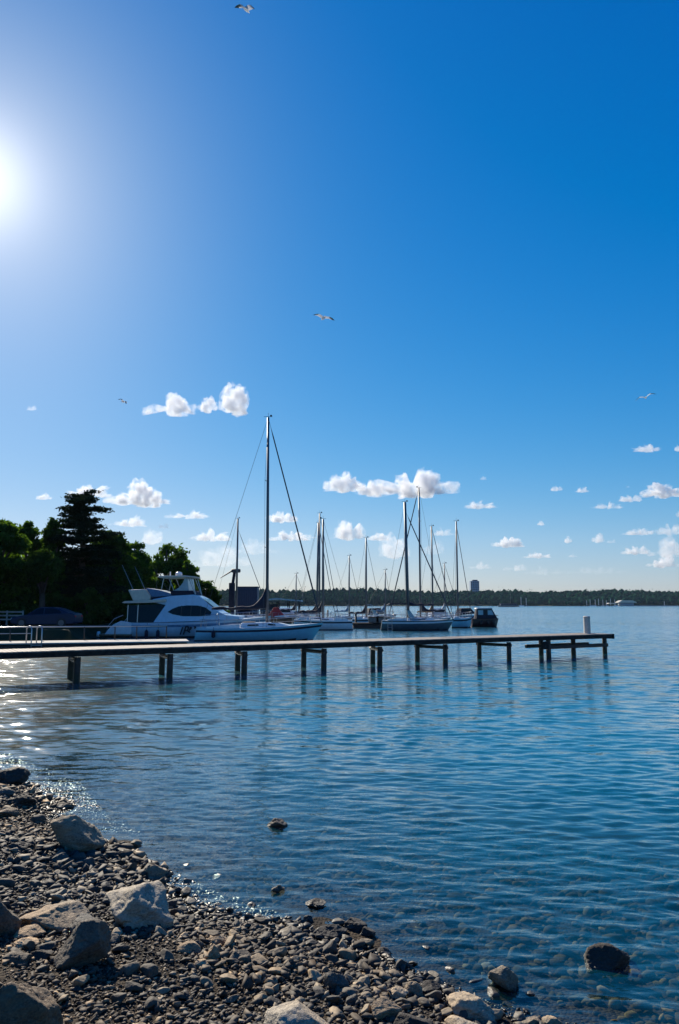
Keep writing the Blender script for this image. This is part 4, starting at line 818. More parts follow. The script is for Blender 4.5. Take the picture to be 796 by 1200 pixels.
b = MB(); b.tube([(yx(193), 1.1, yz(692)), (yx(172), 1.1, yz(662))], [.02, .008], 5); b.build('antenna', M['rope'], yt)
# bow rail
for s_ in (-1, 1):
    b = MB(); tops = []
    for row_ in G[14:27:2]:
        x, y, z = row_[0]; p = Vector((x, s_ * max(y - .06, 0), z)); q = p + Vector((.05, 0, .5)); tops.append(q); b.tube([p, q], .014, 5)
    b.tube(tops, .018, 6); b.build('bow_rail', M['steel'], yt)
for px_ in (180.5, 193.5):
    b = MB(); x = yx(px_); b.tube([(x, -2.1, yz(737)), (x, -2.12, yz(739)), (x, -2.12, yz(746)), (x, -2.1, yz(747.5))], [.05, .13, .13, .05], 10); b.tube([(x, -2.1, yz(737)), (x, -1.9, yz(729.5))], .012, 4); b.build('fender', M['navy'], yt, smooth=True)
# swept lettering on the hull side
def strokes(b, segs):
    for (xa_, ya_, xb_, yb_, r_) in segs:
        y = -2.03 + .0; b.tube([(yx(xa_), y, yz(ya_)), (yx(xb_), y - .0, yz(yb_))], r_, 5)
b = MB(); strokes(b, [(221, 734, 218.5, 742.5, .055), (224.5, 733.2, 222, 742.5, .06), (224.5, 733.2, 227.5, 733.6, .05), (227.5, 733.6, 227, 737, .05), (227, 737, 224, 738, .05), (226.5, 738, 229.5, 740.2, .05), (229.8, 733.6, 228.2, 739, .05), (231.5, 733.6, 230, 737, .03), (233.5, 733.2, 236, 735.2, .045), (236, 733, 234, 735.8, .035)])
b.build('hull_lettering', M['antifoul'], yt)
# ---- cabin cruiser
Y = 83; o_ = aty(568.5, 734, Y); cc = empty('cabin_cruiser', (o_[0], Y, 0)); tag(cc, 'dark red cabin cruiser with a canvas canopy at the outer end of the marina', 'motorboat')
LC = aty(585, 734, Y)[0] - aty(552.5, 734, Y)[0]; z_ = lambda py: float(aty(568, py, Y)[2])
G = hull_grid(LC, 1.9, z_(724.5), z_(725), draft=.3, sw=.85, rake=.25, fine=3.4)
b = MB(); add_hull(b, G, stripe=.1, acc=1); finish_hull(b, 'hull', [M['redhull'], M['antifoul'], M['rubber']], cc); deck_mesh(G).build('deck', M['redhull'], cc, smooth=True)
h = LC / 2
b = MB(); b.prism([(-h * .70, z_(725)), (-h * .62, z_(714)), (h * .45, z_(713.6)), (h * .82, z_(724.6))], -.78, .78, tz=lambda z: 1 - .12 * (z - 1) / 1.2); can = b.build('canopy', M['navy'], cc, auto=30, bevel=.04)
b = MB(); b.prism([(-h * .66, z_(713.9)), (-h * .6, z_(712.3)), (h * .40, z_(712.2)), (h * .5, z_(713.7))], -.82, .82); b.build('roof', M['roofgrey'], cc, bevel=.02)
for s_ in (-1, 1):
    for xa_, xb_ in ((-.56, -.2), (-.16, .08), (.13, .42)):
        zt, zb = z_(715), z_(720.5); f = lambda z: s_ * (.78 * (1 - .12 * (z - 1) / 1.2) + .01)
        b = MB(); b.add([(h * xa_, f(zb), zb), (h * (xb_ + (.12 if xb_ > .3 else 0)), f(zb), zb), (h * xb_, f(zt), zt), (h * xa_, f(zt), zt)], [(0, 1, 2, 3)]); b.build('window', M['teal'] if xa_ != -.16 else M['glass'], can)
b = MB(); b.tube([(h * .55, -.8, z_(722)), (h * .9, -.5, z_(721)), (h * 1.02, 0, z_(721)), (h * .9, .5, z_(721)), (h * .55, .8, z_(722))], .025, 6); b.build('bow_rail', M['rope'], cc)
b = MB(); b.box((-h * .98, 0, z_(727)), (.35, .4, .7), ch=.1); b.build('outboard', M['rubber'], cc)
for fx in (-.4, .1, .5): b = MB(); b.tube([(h * fx, -1.02, z_(727)), (h * fx, -1.04, z_(728)), (h * fx, -1.04, z_(731)), (h * fx, -1.02, z_(732))], [.05, .14, .14, .05], 10); b.build('fender', M['rubber'], cc, smooth=True)

# ------------------------------------------------------------------ marina furniture
def dock(x0, y0, x1, y1, w_, z, lab, m='wood'):
    a = np.array([x0, y0]); e = np.array([x1, y1]); d = e - a; n = float(np.linalg.norm(d)); t = empty('floating_dock', (x0, y0, 0), math.atan2(d[1], d[0])); tag(t, lab, 'dock')
    b = MB(); b.box((n / 2, 0, z - .05), (n, w_, .1), ch=.02); b.build('deck', M[m], t)
    b = MB(); b.box((n / 2, 0, z / 2 - .15), (n - .3, w_ - .2, z * .7 + .2)); b.build('float', M['rubber'], t)
    k = 0
    while k * 7 < n: b = MB(); b.tube([(k * 7 + .5, w_ / 2 + .12, -4), (k * 7 + .5, w_ / 2 + .12, z + 1.1)], .11, 8); b.build('mooring_pile', M['pile'], t, smooth=True); k += 1
    return t
p0, p1 = aty(412, 733, 78.5), aty(456, 733, 78.5); dock(p0[0], 78.5, p1[0], 78.5, 2.2, .55, 'short dark floating dock between the light blue and the dark hulled sailboats')
p0, p1 = aty(262, 720, 104), aty(560, 720, 104); dock(p0[0], 104, p1[0], 104, 2.4, .6, 'long floating dock across the back of the marina', 'teak')
# clutter on the short dock: stacked crates under a tarpaulin
for px_, wd, lab in ((438, 1.1, 'covered dock box on the short dock, beside the light blue sailboat'), (449, 1.5, 'larger covered dock box at the far end of the short dock')):
    p = aty(px_, 729, 78.5); t = empty('dock_box', (p[0], 78.6, .55)); tag(t, lab, 'box')
    b = MB(); b.box((0, 0, .28), (wd, .8, .54), ch=.04); b.build('box_body', M['darkhull'], t); b = MB(); b.box((0, 0, .6), (wd + .08, .88, .1), ch=.04); b.build('lid', M['teak'], t)
# little tender with a red cover in front of the boat shed
p = aty(324, 717, 100.5); td = empty('small_boat', (p[0], 100.5, 0)); tag(td, 'small open boat under a bright red cover, seen right of the tall mast', 'boat')
G = hull_grid(4.0, 1.6, .8, .7, draft=.2, sw=.8, rake=.4); b = MB(); add_hull(b, G, stripe=.08); finish_hull(b, 'hull', [M['white'], M['antifoul']], td)
b = MB(); b.prism([(-1.5, .75), (-.9, 1.25), (-.35, 2.05), (.25, 2.1), (.7, 1.4), (1.3, .8)], -.6, .6, tz=lambda z: 1 - .35 * (z - .75)); b.build('cover', M['red'], td, auto=30, bevel=.05)
# boats berthed at the back of the marina
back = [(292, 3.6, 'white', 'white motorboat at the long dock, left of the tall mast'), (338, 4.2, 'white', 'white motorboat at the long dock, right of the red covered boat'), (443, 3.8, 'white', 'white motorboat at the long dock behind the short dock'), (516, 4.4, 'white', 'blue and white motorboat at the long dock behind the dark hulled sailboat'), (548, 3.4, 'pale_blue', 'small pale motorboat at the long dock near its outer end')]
for i, (px_, ln, hm, lab) in enumerate(back):
    p = aty(px_, 717, 107); t = empty('motorboat', (p[0], 107, 0), .1 * i); tag(t, lab, 'motorboat', 'motorboats at the long dock')
    G = hull_grid(ln * 1.5, 2.1, 1.1, .85, draft=.3, sw=.85, rake=.7); b = MB(); add_hull(b, G, stripe=.1, acc=1); finish_hull(b, 'hull', [M[hm], M['antifoul'], M['navy']], t); deck_mesh(G).build('deck', M['white'], t)
    b = MB(); b.prism([(-1.6, .95), (-1.4, 1.9), (.2, 1.95), (.9, 1.15)], -.75, .75, tz=lambda z: 1 - .15 * (z - .95)); cb = b.build('cabin', M['white' if i % 2 else 'navy'], t, auto=30, bevel=.05)
    for s_ in (-1, 1): b = MB(); b.add([(-1.2, s_ * .72, 1.35), (.35, s_ * .72, 1.35), (.1, s_ * .68, 1.75), (-1.15, s_ * .68, 1.75)], [(0, 1, 2, 3)]); b.build('window', M['glass'], cb)
# floating boat shed with a pale roof
p0, p1 = aty(300, 712, 150), aty(352, 712, 150); wS = p1[0] - p0[0]; bs = empty('boat_shed', ((p0[0] + p1[0]) / 2, 150, 0)); tag(bs, 'long open boat shed with a pale flat roof at the far side of the marina', 'shed')
b = MB(); b.box((0, 0, .3), (wS, 5, .5)); b.build('platform', M['wood'], bs)
b = MB(); b.prism([(-wS / 2 - .4, 3.0), (-wS / 2 - .3, 3.25), (0, 3.7), (wS / 2 + .3, 3.25), (wS / 2 + .4, 3.0), (0, 3.4)], -3, 3); b.build('roof', M['roofgrey'], bs)
for i in range(5):
    for y in (-2.4, 2.4): b = MB(); b.box((-wS / 2 + .2 + (wS - .4) * i / 4, y, 1.85), (.18, .18, 2.6)); b.build('shed_post', M['wood'], bs)
b = MB(); b.box((-wS * .2, 1.6, 1.5), (wS * .45, .1, 1.9)); b.build('back_wall', M['darkshed'], bs)
# dark blue workshop on the quay and its post crane
p0, p1 = aty(279, 712, 112), aty(302.5, 712, 112); wS = p1[0] - p0[0]; zt = float(aty(290, 688.5, 112)[2]); sh = empty('workshop_container', ((p0[0] + p1[0]) / 2, 112, .3)); tag(sh, 'dark blue workshop container behind the boom of the large sloop', 'container')
b = MB(); b.box((0, 0, (zt - .3) / 2), (wS, 2.6, zt - .3), ch=.05)
for i in range(9): b.box((-wS / 2 + .2 + (wS - .4) * i / 8, -1.32, (zt - .3) / 2), (.12, .08, zt - .8))
b.build('container_body', M['darkshed'], sh); b = MB(); b.box((0, 0, zt - .24), (wS + .1, 2.7, .12)); b.build('roof', M['navy'], sh)
b = MB(); b.box((0, 0, -.35), (wS + 1.2, 3.6, .6)); b.build('float', M['wood'], sh)
p = aty(271.5, 712, 99); cr = empty('dock_crane', (p[0], 99, .5)); tag(cr, 'dark post crane with a short slanting arm beside the second mast', 'crane')
zc = float(aty(271, 683, 99)[2]); b = MB(); b.box((0, 0, (zc - .5) / 2), (.75, .6, zc - .5), ch=.06); b.tube([(.1, 0, zc - .6), (.35, 0, zc + 1.2)], .2, 10); b.build('crane_post', M['navy'], cr, auto=40)
b = MB(); b.box((.5, 0, zc + 1.1), (1.2, .5, .5), ch=.1); b.tube([(.3, 0, zc + 1.3), (-.9, 0, zc + .55), (-1.6, 0, zc + .1)], [.12, .08, .03], 8); b.build('crane_arm', M['rope'], cr, auto=40)
b = MB(); b.box((0, 0, -.3), (3, 3, .5)); b.build('base', M['wood'], cr)

# ------------------------------------------------------------------ gulls
def gull(px, py, D_, wing, lab, rz=0, flap=.5, cam_pos=None, roll=0, asym=1.0):
    d = ray(px, py); p = np.array([0, 0, CH]) + d / np.linalg.norm(d) * D_
    b = MB(); n = 10
    prof = [(-.24, .01, 0), (-.20, .05, 0), (-.10, .065, 0), (0, .075, 0), (.1, .07, .005), (.17, .05, .012), (.21, .04, .02), (.25, .038, .025), (.285, .02, .02), (.33, .006, .01)]
    vs = [(x, r_ * math.cos(t), z + r_ * .85 * math.sin(t)) for x, r_, z in prof for t in np.linspace(0, 2 * math.pi, n, endpoint=False)]
    b.add(vs, [(i * n + j, i * n + (j + 1) % n, (i + 1) * n + (j + 1) % n, (i + 1) * n + j) for i in range(len(prof) - 1) for j in range(n)] + [tuple(range(n)), tuple((len(prof) - 1) * n + j for j in range(n))], 0)
    # fanned tail
    b.add([(-.2, -.04, .0), (-.38, -.09, 0), (-.4, 0, .0), (-.38, .09, 0), (-.2, .04, 0), (-.2, 0, .018), (-.37, 0, .01)], [(0, 1, 2, 6, 5), (5, 6, 2, 3, 4), (4, 3, 2, 1, 0)], 0)
    for s_ in (-1, 1):
        k = flap * (asym if s_ > 0 else 1)
        pts = [(0.0, .0, 0), (.22, .30 * k, 0), (.48, .42 * k, 1), (.72, .18 * k, 1), (.92, -.12 * k, 2)]
        rows = []
        for i, (yy, zz, _) in enumerate(pts):
            c = (.13, .15, .13, .10, .015)[i] * 1.5; xo = (.03, .07, .06, -.01, -.12)[i]
            yy = yy * wing / 2 / .92 + .04; zz = zz * wing / 2 + .03
            rows.append([(xo + c * .55, s_ * yy, zz), (xo, s_ * yy, zz + .018), (xo - c, s_ * yy, zz), (xo, s_ * yy, zz - .008)])
        o = len(b.v); b.v += [q for r_ in rows for q in r_]
        for i in range(4):
            for j in range(4):
                b.f.append((o + i * 4 + j, o + i * 4 + (j + 1) % 4, o + i * 4 + 4 + (j + 1) % 4, o + i * 4 + 4 + j)); b.m.append(1 if (i == 3 or (i == 2 and j == 1)) else 0)
    b.add([(.33, -.008, .012), (.33, .008, .012), (.385, 0, .0), (.33, 0, .022)], [(0, 1, 2), (0, 2, 3), (1, 3, 2)], 2)
    o = b.build('gull', [M['gull'], M['gullgrey'], M['rope']], None, auto=50); o.location = p; o.rotation_euler = (roll, -.05, rz)
    return tag(o, lab, 'gull', 'gulls in the sky')
gull(288, 11, 46, 1.25, 'gull at the very top of the sky with its wings half folded', rz=R(60), flap=.55, roll=.45)
gull(379, 373, 42, 1.15, 'gull with drooping wings alone in the middle of the sky', rz=R(110), flap=.42, roll=.12)
gull(757, 466, 58, 1.35, 'gull with bent wings high over the far side of the lake', rz=R(70), flap=.5, roll=-.25)
gull(144, 471, 84, 1.15, 'tiny white gull beside the highest clouds, above the trees', rz=R(65), flap=.75, roll=.5)
# ------------------------------------------------------------------ trees
def leaf_mat(name, a, b_, trans=.35, sc=.6):
    m = bpy.data.materials.new(name); m.use_nodes = True; t = m.node_tree; n = t.nodes; l = t.links; n.clear(); o = n.new('ShaderNodeOutputMaterial')
    g = n.new('ShaderNodeNewGeometry'); nz = n.new('ShaderNodeTexNoise'); nz.inputs['Scale'].default_value = sc; nz.inputs['Detail'].default_value = 4; l.new(g.outputs['Position'], nz.inputs['Vector'])
    at = n.new('ShaderNodeAttribute'); at.attribute_name = 'tone'
    ad = n.new('ShaderNodeMath'); ad.operation = 'MULTIPLY_ADD'; l.new(at.outputs['Fac'], ad.inputs[0]); ad.inputs[1].default_value = .5
    sb = n.new('ShaderNodeMath'); sb.operation = 'SUBTRACT'; l.new(nz.outputs['Fac'], sb.inputs[0]); sb.inputs[1].default_value = .25; l.new(sb.outputs[0], ad.inputs[2])
    r = n.new('ShaderNodeValToRGB'); l.new(ad.outputs[0], r.inputs['Fac']); r.color_ramp.elements[0].color = (*a, 1); r.color_ramp.elements[1].color = (*b_, 1)
    d = n.new('ShaderNodeBsdfDiffuse'); l.new(r.outputs[0], d.inputs['Color']); tr = n.new('ShaderNodeBsdfTranslucent')
    mu = n.new('ShaderNodeMixRGB'); mu.blend_type = 'MULTIPLY'; mu.inputs[0].default_value = 1; l.new(r.outputs[0], mu.inputs[1]); mu.inputs[2].default_value = (1.5, 1.7, .5, 1); l.new(mu.outputs[0], tr.inputs['Color'])
    mx_ = n.new('ShaderNodeMixShader'); mx_.inputs[0].default_value = trans; l.new(d.outputs[0], mx_.inputs[1]); l.new(tr.outputs[0], mx_.inputs[2]); l.new(mx_.outputs[0], o.inputs['Surface']); return m
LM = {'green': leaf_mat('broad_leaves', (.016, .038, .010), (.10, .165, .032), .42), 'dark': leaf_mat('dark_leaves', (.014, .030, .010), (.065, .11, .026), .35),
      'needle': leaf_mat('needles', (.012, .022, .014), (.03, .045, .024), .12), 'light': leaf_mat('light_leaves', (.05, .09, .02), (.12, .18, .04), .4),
      'wood': leaf_mat('far_wood', (.004, .026, .022), (.016, .062, .036), .15, .05)}
def leaves(cl, cr, n, size, g, flatn=0.0):
    """leaf faces spread through clumps; cl centres k x 3, cr radii k x 3"""
    k = len(cl); idx = g.integers(0, k, n) if True else None
    wts = (cr[:, 0] * cr[:, 1]) ** 1.0; idx = g.choice(k, n, p=wts / wts.sum())
    d = g.normal(size=(n, 3)); d /= np.linalg.norm(d, axis=1)[:, None]; r = g.uniform(.25, 1, n) ** .45
    P = cl[idx] + d * r[:, None] * cr[idx] * (1 + .32 * g.normal(size=(n, 1)))
    a = g.normal(size=(n, 3)); a[:, 2] *= (1 - flatn); a /= np.linalg.norm(a, axis=1)[:, None]
    c = g.normal(size=(n, 3)); c[:, 2] *= (1 - flatn); b_ = np.cross(a, c); 
    if flatn > .5: b_ = c - (c * a).sum(1)[:, None] * a
    b_ /= np.linalg.norm(b_, axis=1)[:, None] + 1e-9
    s = size * g.uniform(.55, 1.3, n)[:, None]
    V = np.stack([P - a * s * .6, P + b_ * s * .32, P + a * s * .6, P - b_ * s * .32], 1).reshape(-1, 3)
    F = np.arange(n * 4).reshape(n, 4); tone = np.repeat(g.random(n), 4); return V, F, tone
def tree(px, top, Y, hw, lab, m='green', seed=1, n=15000, size=.34, name='tree', low=.12, cat='tree', group=None, clumps=85):
    g = np.random.default_rng(seed); p = aty(px, top, Y); x = p[0]; gz = float(ground(x, Y)); H = p[2] - gz; Rw = hw * Y / 867.0
    t = empty(name, (x, Y, gz - .05)); tag(t, lab, cat, group)
    cl = []; cr = []
    while len(cl) < clumps:
        q = g.uniform(-1, 1, 3); rr_ = np.linalg.norm(q)
        if rr_ > 1 or rr_ < .35: continue
        z = .5 + q[2] * .5; w_ = 1.0 if z < .55 else math.sqrt(max(1 - ((z - .55) / .50) ** 2, .05))
        rad = g.uniform(.14, .27) * Rw * (1.1 if H > 5 else 1.3)
        cl.append([q[0] * Rw * .84 * (w_ ** .5), q[1] * Rw * .84, H * (low + (.97 - low) * z) - rad * .5]); cr.append([rad, rad, rad * g.uniform(.55, .85)])
    cl = np.array(cl); cr = np.array(cr)
    b = MB(); tr_ = .028 * H + .06; b.tube([(0, 0, -.2), (.05, 0, H * .25), (-.08, .05, H * .55), (0, 0, H * .86)], [tr_ * 1.25, tr_, tr_ * .6, tr_ * .15], 9)
    for i in range(min(26, clumps)):
        c = cl[i]; z0 = max(H * .18, c[2] * .55); b.tube([(0, 0, z0), (c[0] * .45, c[1] * .45, z0 + (c[2] - z0) * .55 + .1), tuple(c)], [tr_ * .42, tr_ * .25, tr_ * .07], 5)
    b.build('trunk', M['bark'], t, smooth=True)
    V, F_, tone = leaves(cl, cr, n, size, g); npmesh('crown', V, F_, LM[m], t, attrs={'tone': tone}); return t
def cedar(px, top, Y, hw, lab, seed=5, base_w=1.0, n=42000):
    g = np.random.default_rng(seed); p = aty(px, top, Y); x = p[0]; gz = float(ground(x, Y)); H = p[2] - gz; Rw = hw * Y / 867.0
    t = empty('cedar_tree', (x, Y, gz - .05)); tag(t, lab, 'conifer')
    b = MB(); b.tube([(0, 0, -.2), (.1, 0, H * .5), (0, .05, H * .99)], [.38, .25, .04], 10); cl = []; cr = []
    z = H * .16
    while z < H * .985:
        f = z / H; w_ = Rw * (1.05 * min(1, (1 - f) ** .5 * 1.5)) * g.uniform(.8, 1.08)
        for k in range(8 if f < .8 else 6):
            a = g.uniform(0, 6.283); ln = w_ * g.uniform(.55, 1.05); up = ln * g.uniform(-.02, .22); z1 = z + g.uniform(-.6, .6)
            e = (ln * math.cos(a), ln * math.sin(a), z1 + up); b.tube([(0, 0, z1), (e[0] * .6, e[1] * .6, z1 + up * .75), e], [.09 * (1 - f) + .03, .05, .012], 5)
            m_ = max(3, int(ln * 2.0))
            for q in range(m_):
                s_ = (.30 + .70 * (q + .5) / m_); sd = g.normal(0, .22) * ln * s_ * .5
                cl.append([e[0] * s_ - math.sin(a) * sd, e[1] * s_ + math.cos(a) * sd, z1 + up * s_ + .05]); rad = g.uniform(.38, .8) * (1.1 - .3 * f); cr.append([rad, rad, rad * .30])
        z += H * .05 * (1.15 - .4 * f)
    b.build('trunk', M['bark'], t, smooth=True)
    V, F_, tone = leaves(np.array(cl), np.array(cr), n, .24, g, .6); npmesh('crown', V, F_, LM['needle'], t, attrs={'tone': tone}); return t
tree(2, 598, 60, 34, 'broadleaf tree with sunlit yellow green leaves at the edge of the picture', 'green', 11, 17000, low=.05)
tree(33, 606, 68, 26, 'broadleaf tree filling the gap between the edge tree and the tall cedar', 'green', 12, 12000, low=.05)
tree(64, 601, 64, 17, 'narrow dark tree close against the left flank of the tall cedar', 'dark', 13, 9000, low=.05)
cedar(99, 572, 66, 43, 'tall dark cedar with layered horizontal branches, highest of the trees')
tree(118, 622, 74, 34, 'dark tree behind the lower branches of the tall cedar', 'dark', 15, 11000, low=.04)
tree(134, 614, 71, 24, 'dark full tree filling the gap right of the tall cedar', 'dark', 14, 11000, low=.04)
tree(52, 640, 59.5, 22, 'added dark tree overhanging the roof of the parked car, there to shade the bank', 'dark', 51, 6000, low=.56)  # tree put in to keep the sun off the grass by the car
tree(147, 630, 73, 22, 'broadleaf tree between the cedar and the spreading tree', 'green', 52, 9000, low=.04)
tree(158, 628, 76, 28, 'broadleaf tree right beside the tall cedar, above the yacht poles', 'green', 16, 13000, low=.05)
tree(196, 629, 82, 31, 'spreading broadleaf tree behind the flybridge of the yacht', 'green', 17, 15000, low=.08)
tree(220, 650, 79, 15, 'low airy tree at the outer end of the wood, behind the yacht roof', 'green', 18, 6000, low=.1)
tree(240, 674, 74, 17, 'small round tree on the tip of the bank, behind the yacht windscreen', 'dark', 19, 6500, low=.02, clumps=34, size=.28)
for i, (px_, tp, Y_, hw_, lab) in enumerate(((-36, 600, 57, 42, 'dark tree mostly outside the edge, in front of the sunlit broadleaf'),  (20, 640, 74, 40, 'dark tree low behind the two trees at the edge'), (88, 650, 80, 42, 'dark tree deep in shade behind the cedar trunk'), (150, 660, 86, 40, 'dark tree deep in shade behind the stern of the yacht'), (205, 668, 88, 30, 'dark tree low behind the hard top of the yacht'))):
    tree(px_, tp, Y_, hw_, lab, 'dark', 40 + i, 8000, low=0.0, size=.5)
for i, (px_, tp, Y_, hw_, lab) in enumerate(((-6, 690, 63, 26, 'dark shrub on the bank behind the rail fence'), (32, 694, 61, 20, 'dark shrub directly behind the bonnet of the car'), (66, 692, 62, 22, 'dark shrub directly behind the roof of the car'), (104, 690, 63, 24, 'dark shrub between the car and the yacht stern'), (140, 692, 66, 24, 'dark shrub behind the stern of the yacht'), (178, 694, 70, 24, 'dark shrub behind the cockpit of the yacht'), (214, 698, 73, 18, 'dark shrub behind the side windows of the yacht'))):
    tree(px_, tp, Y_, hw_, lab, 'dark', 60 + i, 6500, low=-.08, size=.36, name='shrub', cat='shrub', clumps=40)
tree(263, 710.5, 73.5, 10, 'bright green bush on the bank just under the boom of the large sloop', 'light', 71, 2600, low=-.1, size=.16, name='bush', cat='bush', clumps=26)
# ------------------------------------------------------------------ far shore
g = np.random.default_rng(5); V0, F0 = ico(2); vs_ = []
for i in range(12): 
    q = V0 * (1 + .30 * fbm(V0 * 1.7 + i * 7, 3, i))[:, None]; vs_.append(q)
AV = []; AF = []; AT = []; o_ = 0
for row_ in range(13):
    Yr = 972 + row_ * 17; xx = np.arange(-640, 760, 6.3)
    for x in xx:
        x += g.normal(0, 2); y = Yr + g.normal(0, 4) + 30 * math.sin(x / 210.) + 12 * math.sin(x / 77.); gz = float(max(1, min((y - (960 + 30 * math.sin(x / 210.) + 12 * math.sin(x / 77.))) * .25, 1)))
        fl = y - (960 + 30 * math.sin(x / 210.) + 12 * math.sin(x / 77.)); gz = 1 + 15 * float(sstep(20, 260, np.array(fl)))
        if row_ < 2 and g.random() < .35: continue
        hgt = g.uniform(7.0, 11.5) * (1.0 + .28 * math.exp(-((x - 15) / 60) ** 2) + .1 * math.sin(x / 31.)) * (.75 if row_ == 0 else 1)
        w_ = g.uniform(3.4, 5.4); q = vs_[int(g.integers(12))] * np.array([w_, w_, hgt * .52]) + np.array([x, y, gz + hgt * .46])
        AV.append(q); AF.append(F0 + o_); AT.append(np.full(len(q), g.random())); o_ += len(q)
fw = npmesh('far_wood', np.concatenate(AV), np.concatenate(AF), LM['wood'], smooth=True, attrs={'tone': np.concatenate(AT)}); kind(fw, 'stuff', 'long dark green wood along the far shore of the lake', 'wood')
# loose leafy outline on the crowns of the wood
c_ = np.array([q.mean(0) for q in AV]); r_ = np.array([(q.max(0) - q.min(0)) / 2 for q in AV])
V, F_, tone = leaves(c_, r_ * 1.08, 90000, 1.9, g); k_ = npmesh('far_foliage', V, F_, LM['wood'], attrs={'tone': tone}); k_['kind'] = 'stuff'; k_['label'] = 'loose leafy outline of the wood along the far shore'; k_['category'] = 'wood'
# tower block
Yt = 1230.0; p = aty(556, 690, Yt); tb = empty('tower_block', (p[0], Yt, 12)); tag(tb, 'grey tower block rising alone above the far wood', 'tower'); zt = float(aty(556, 681, Yt)[2]) - 12
b = MB(); b.box((0, 0, zt / 2), (14.2, 14, zt)); b.build('wall', M['brick'], tb); b = MB(); b.box((1, 0, zt + 1), (8, 8, 2)); b.build('roof_house', M['darkshed'], tb)
for k in range(10):
    for i in range(4): b = MB(); b.box((-5.3 + 3.5 * i, -7.03, zt - 2 - 3.1 * k), (2.2, .1, 1.5)); b.build('window', M['glass'], tb)
# dark houseboat, lakeside pavilion, little berths
p = aty(596, 711, 690); hb = empty('houseboat', (p[0], 690, 0)); tag(hb, 'long dark houseboat lying off the far shore', 'boat')
b = MB(); b.prism([(-9.5, 0), (-9.8, 1.2), (9.8, 1.2), (9.2, 0)], -2, 2); b.build('hull', M['darkhull'], hb); b = MB(); b.box((0, 0, 2.1), (15, 3.4, 1.8)); b.build('cabin', M['darkshed'], hb); b = MB(); b.box((0, 0, 3.1), (16, 3.8, .2)); b.build('roof', M['redhull'], hb)
b = MB(); b.tube([(2, 0, 3.1), (2, 0, 13)], .12, 5); b.build('pole', M['ally'], hb)
for i in range(6): b = MB(); b.box((-6 + 2.4 * i, -1.73, 2.2), (1.3, .06, .8)); b.build('window', M['glass'], hb)
p = aty(736, 709, 925); pv = empty('pavilion', (p[0], 930, .6)); tag(pv, 'lakeside pavilion with a bright cream roof on the far shore', 'pavilion')
b = MB(); b.prism([(-12, 4.0), (-7, 6.6), (6, 6.6), (11, 4.0), (11, 3.6), (-12, 3.6)], -6, 6); b.build('roof', M['cream'], pv); b = MB(); b.box((0, 1, 1.8), (17, 8, 3.6)); b.build('wall', M['brick'], pv); b = MB(); b.box((0, 0, -.1), (30, 14, .9)); b.build('terrace', M['concrete'], pv)
b = MB(); b.prism([(-24, 2.2), (-22, 3.4), (-14, 3.4), (-13, 2.2)], -4, 4); b.build('awning', M['cream'], pv)
for x in (-23, -19, -14, -10, 10): b = MB(); b.box((x, -4, 1.6), (.3, .3, 3.2)); b.build('pavilion_post', M['wood'], pv)
for i, (px_, hh_) in enumerate(((688, 7), (692, 8), (698, 8), (702, 9), (707, 8), (711, 7), (716, 9), (721, 8), (611, 11), (617, 10), (779, 6))):
    Yb = 905 if i < 10 else 920; p = aty(px_, 710, Yb); t = empty('berthed_sailboat', (p[0], Yb, 0)); tag(t, 'tiny sailboat berthed along the far shore with only its pale mast showing', 'sailboat', 'sailboats berthed along the far shore')
    b = MB(); b.prism([(-3, 0), (-3.2, 1.0), (3.6, 1.1), (2.8, 0)], -1.1, 1.1); b.build('hull', M['white'] if i % 3 else M['darkhull'], t); b = MB(); b.tube([(0, 0, 1), (0, 0, hh_)], .22, 5); b.build('mast', M['white'], t)
b = MB()
b.box((0, 0, .5), (150, 5, 1.0)); qw = b.build('far_quay', M['concrete']); p = aty(742, 710, 918); qw.location = (p[0] + 20, 921, 0); tag(qw, 'low pale quay wall along the far shore below the pavilion', 'quay')
# ------------------------------------------------------------------ clouds: real bodies of vapour several kilometres off
def cloud_mat(name, dens):
    m = bpy.data.materials.new(name); m.use_nodes = True; t = m.node_tree; n = t.nodes; n.clear(); o = n.new('ShaderNodeOutputMaterial')
    v = n.new('ShaderNodeVolumePrincipled'); v.inputs['Color'].default_value = (.93, .945, .965, 1); v.inputs['Density'].default_value = dens; v.inputs['Anisotropy'].default_value = .3
    tc_ = n.new('ShaderNodeTexCoord'); nz = n.new('ShaderNodeTexNoise'); nz.inputs['Scale'].default_value = .013; nz.inputs['Detail'].default_value = 4; nz.inputs['Roughness'].default_value = .5; t.links.new(tc_.outputs['Object'], nz.inputs['Vector'])
    mr = n.new('ShaderNodeMapRange'); mr.inputs[1].default_value = .38; mr.inputs[2].default_value = .60; mr.inputs[3].default_value = 0; mr.inputs[4].default_value = dens * 1.6; t.links.new(nz.outputs['Fac'], mr.inputs[0]); t.links.new(mr.outputs[0], v.inputs['Density'])
    t.links.new(v.outputs[0], o.inputs['Volume']); return m
CM = {'full': cloud_mat('cloud', .014), 'thin': cloud_mat('thin_cloud', .0055), 'veil': cloud_mat('cloud_veil', .0016)}
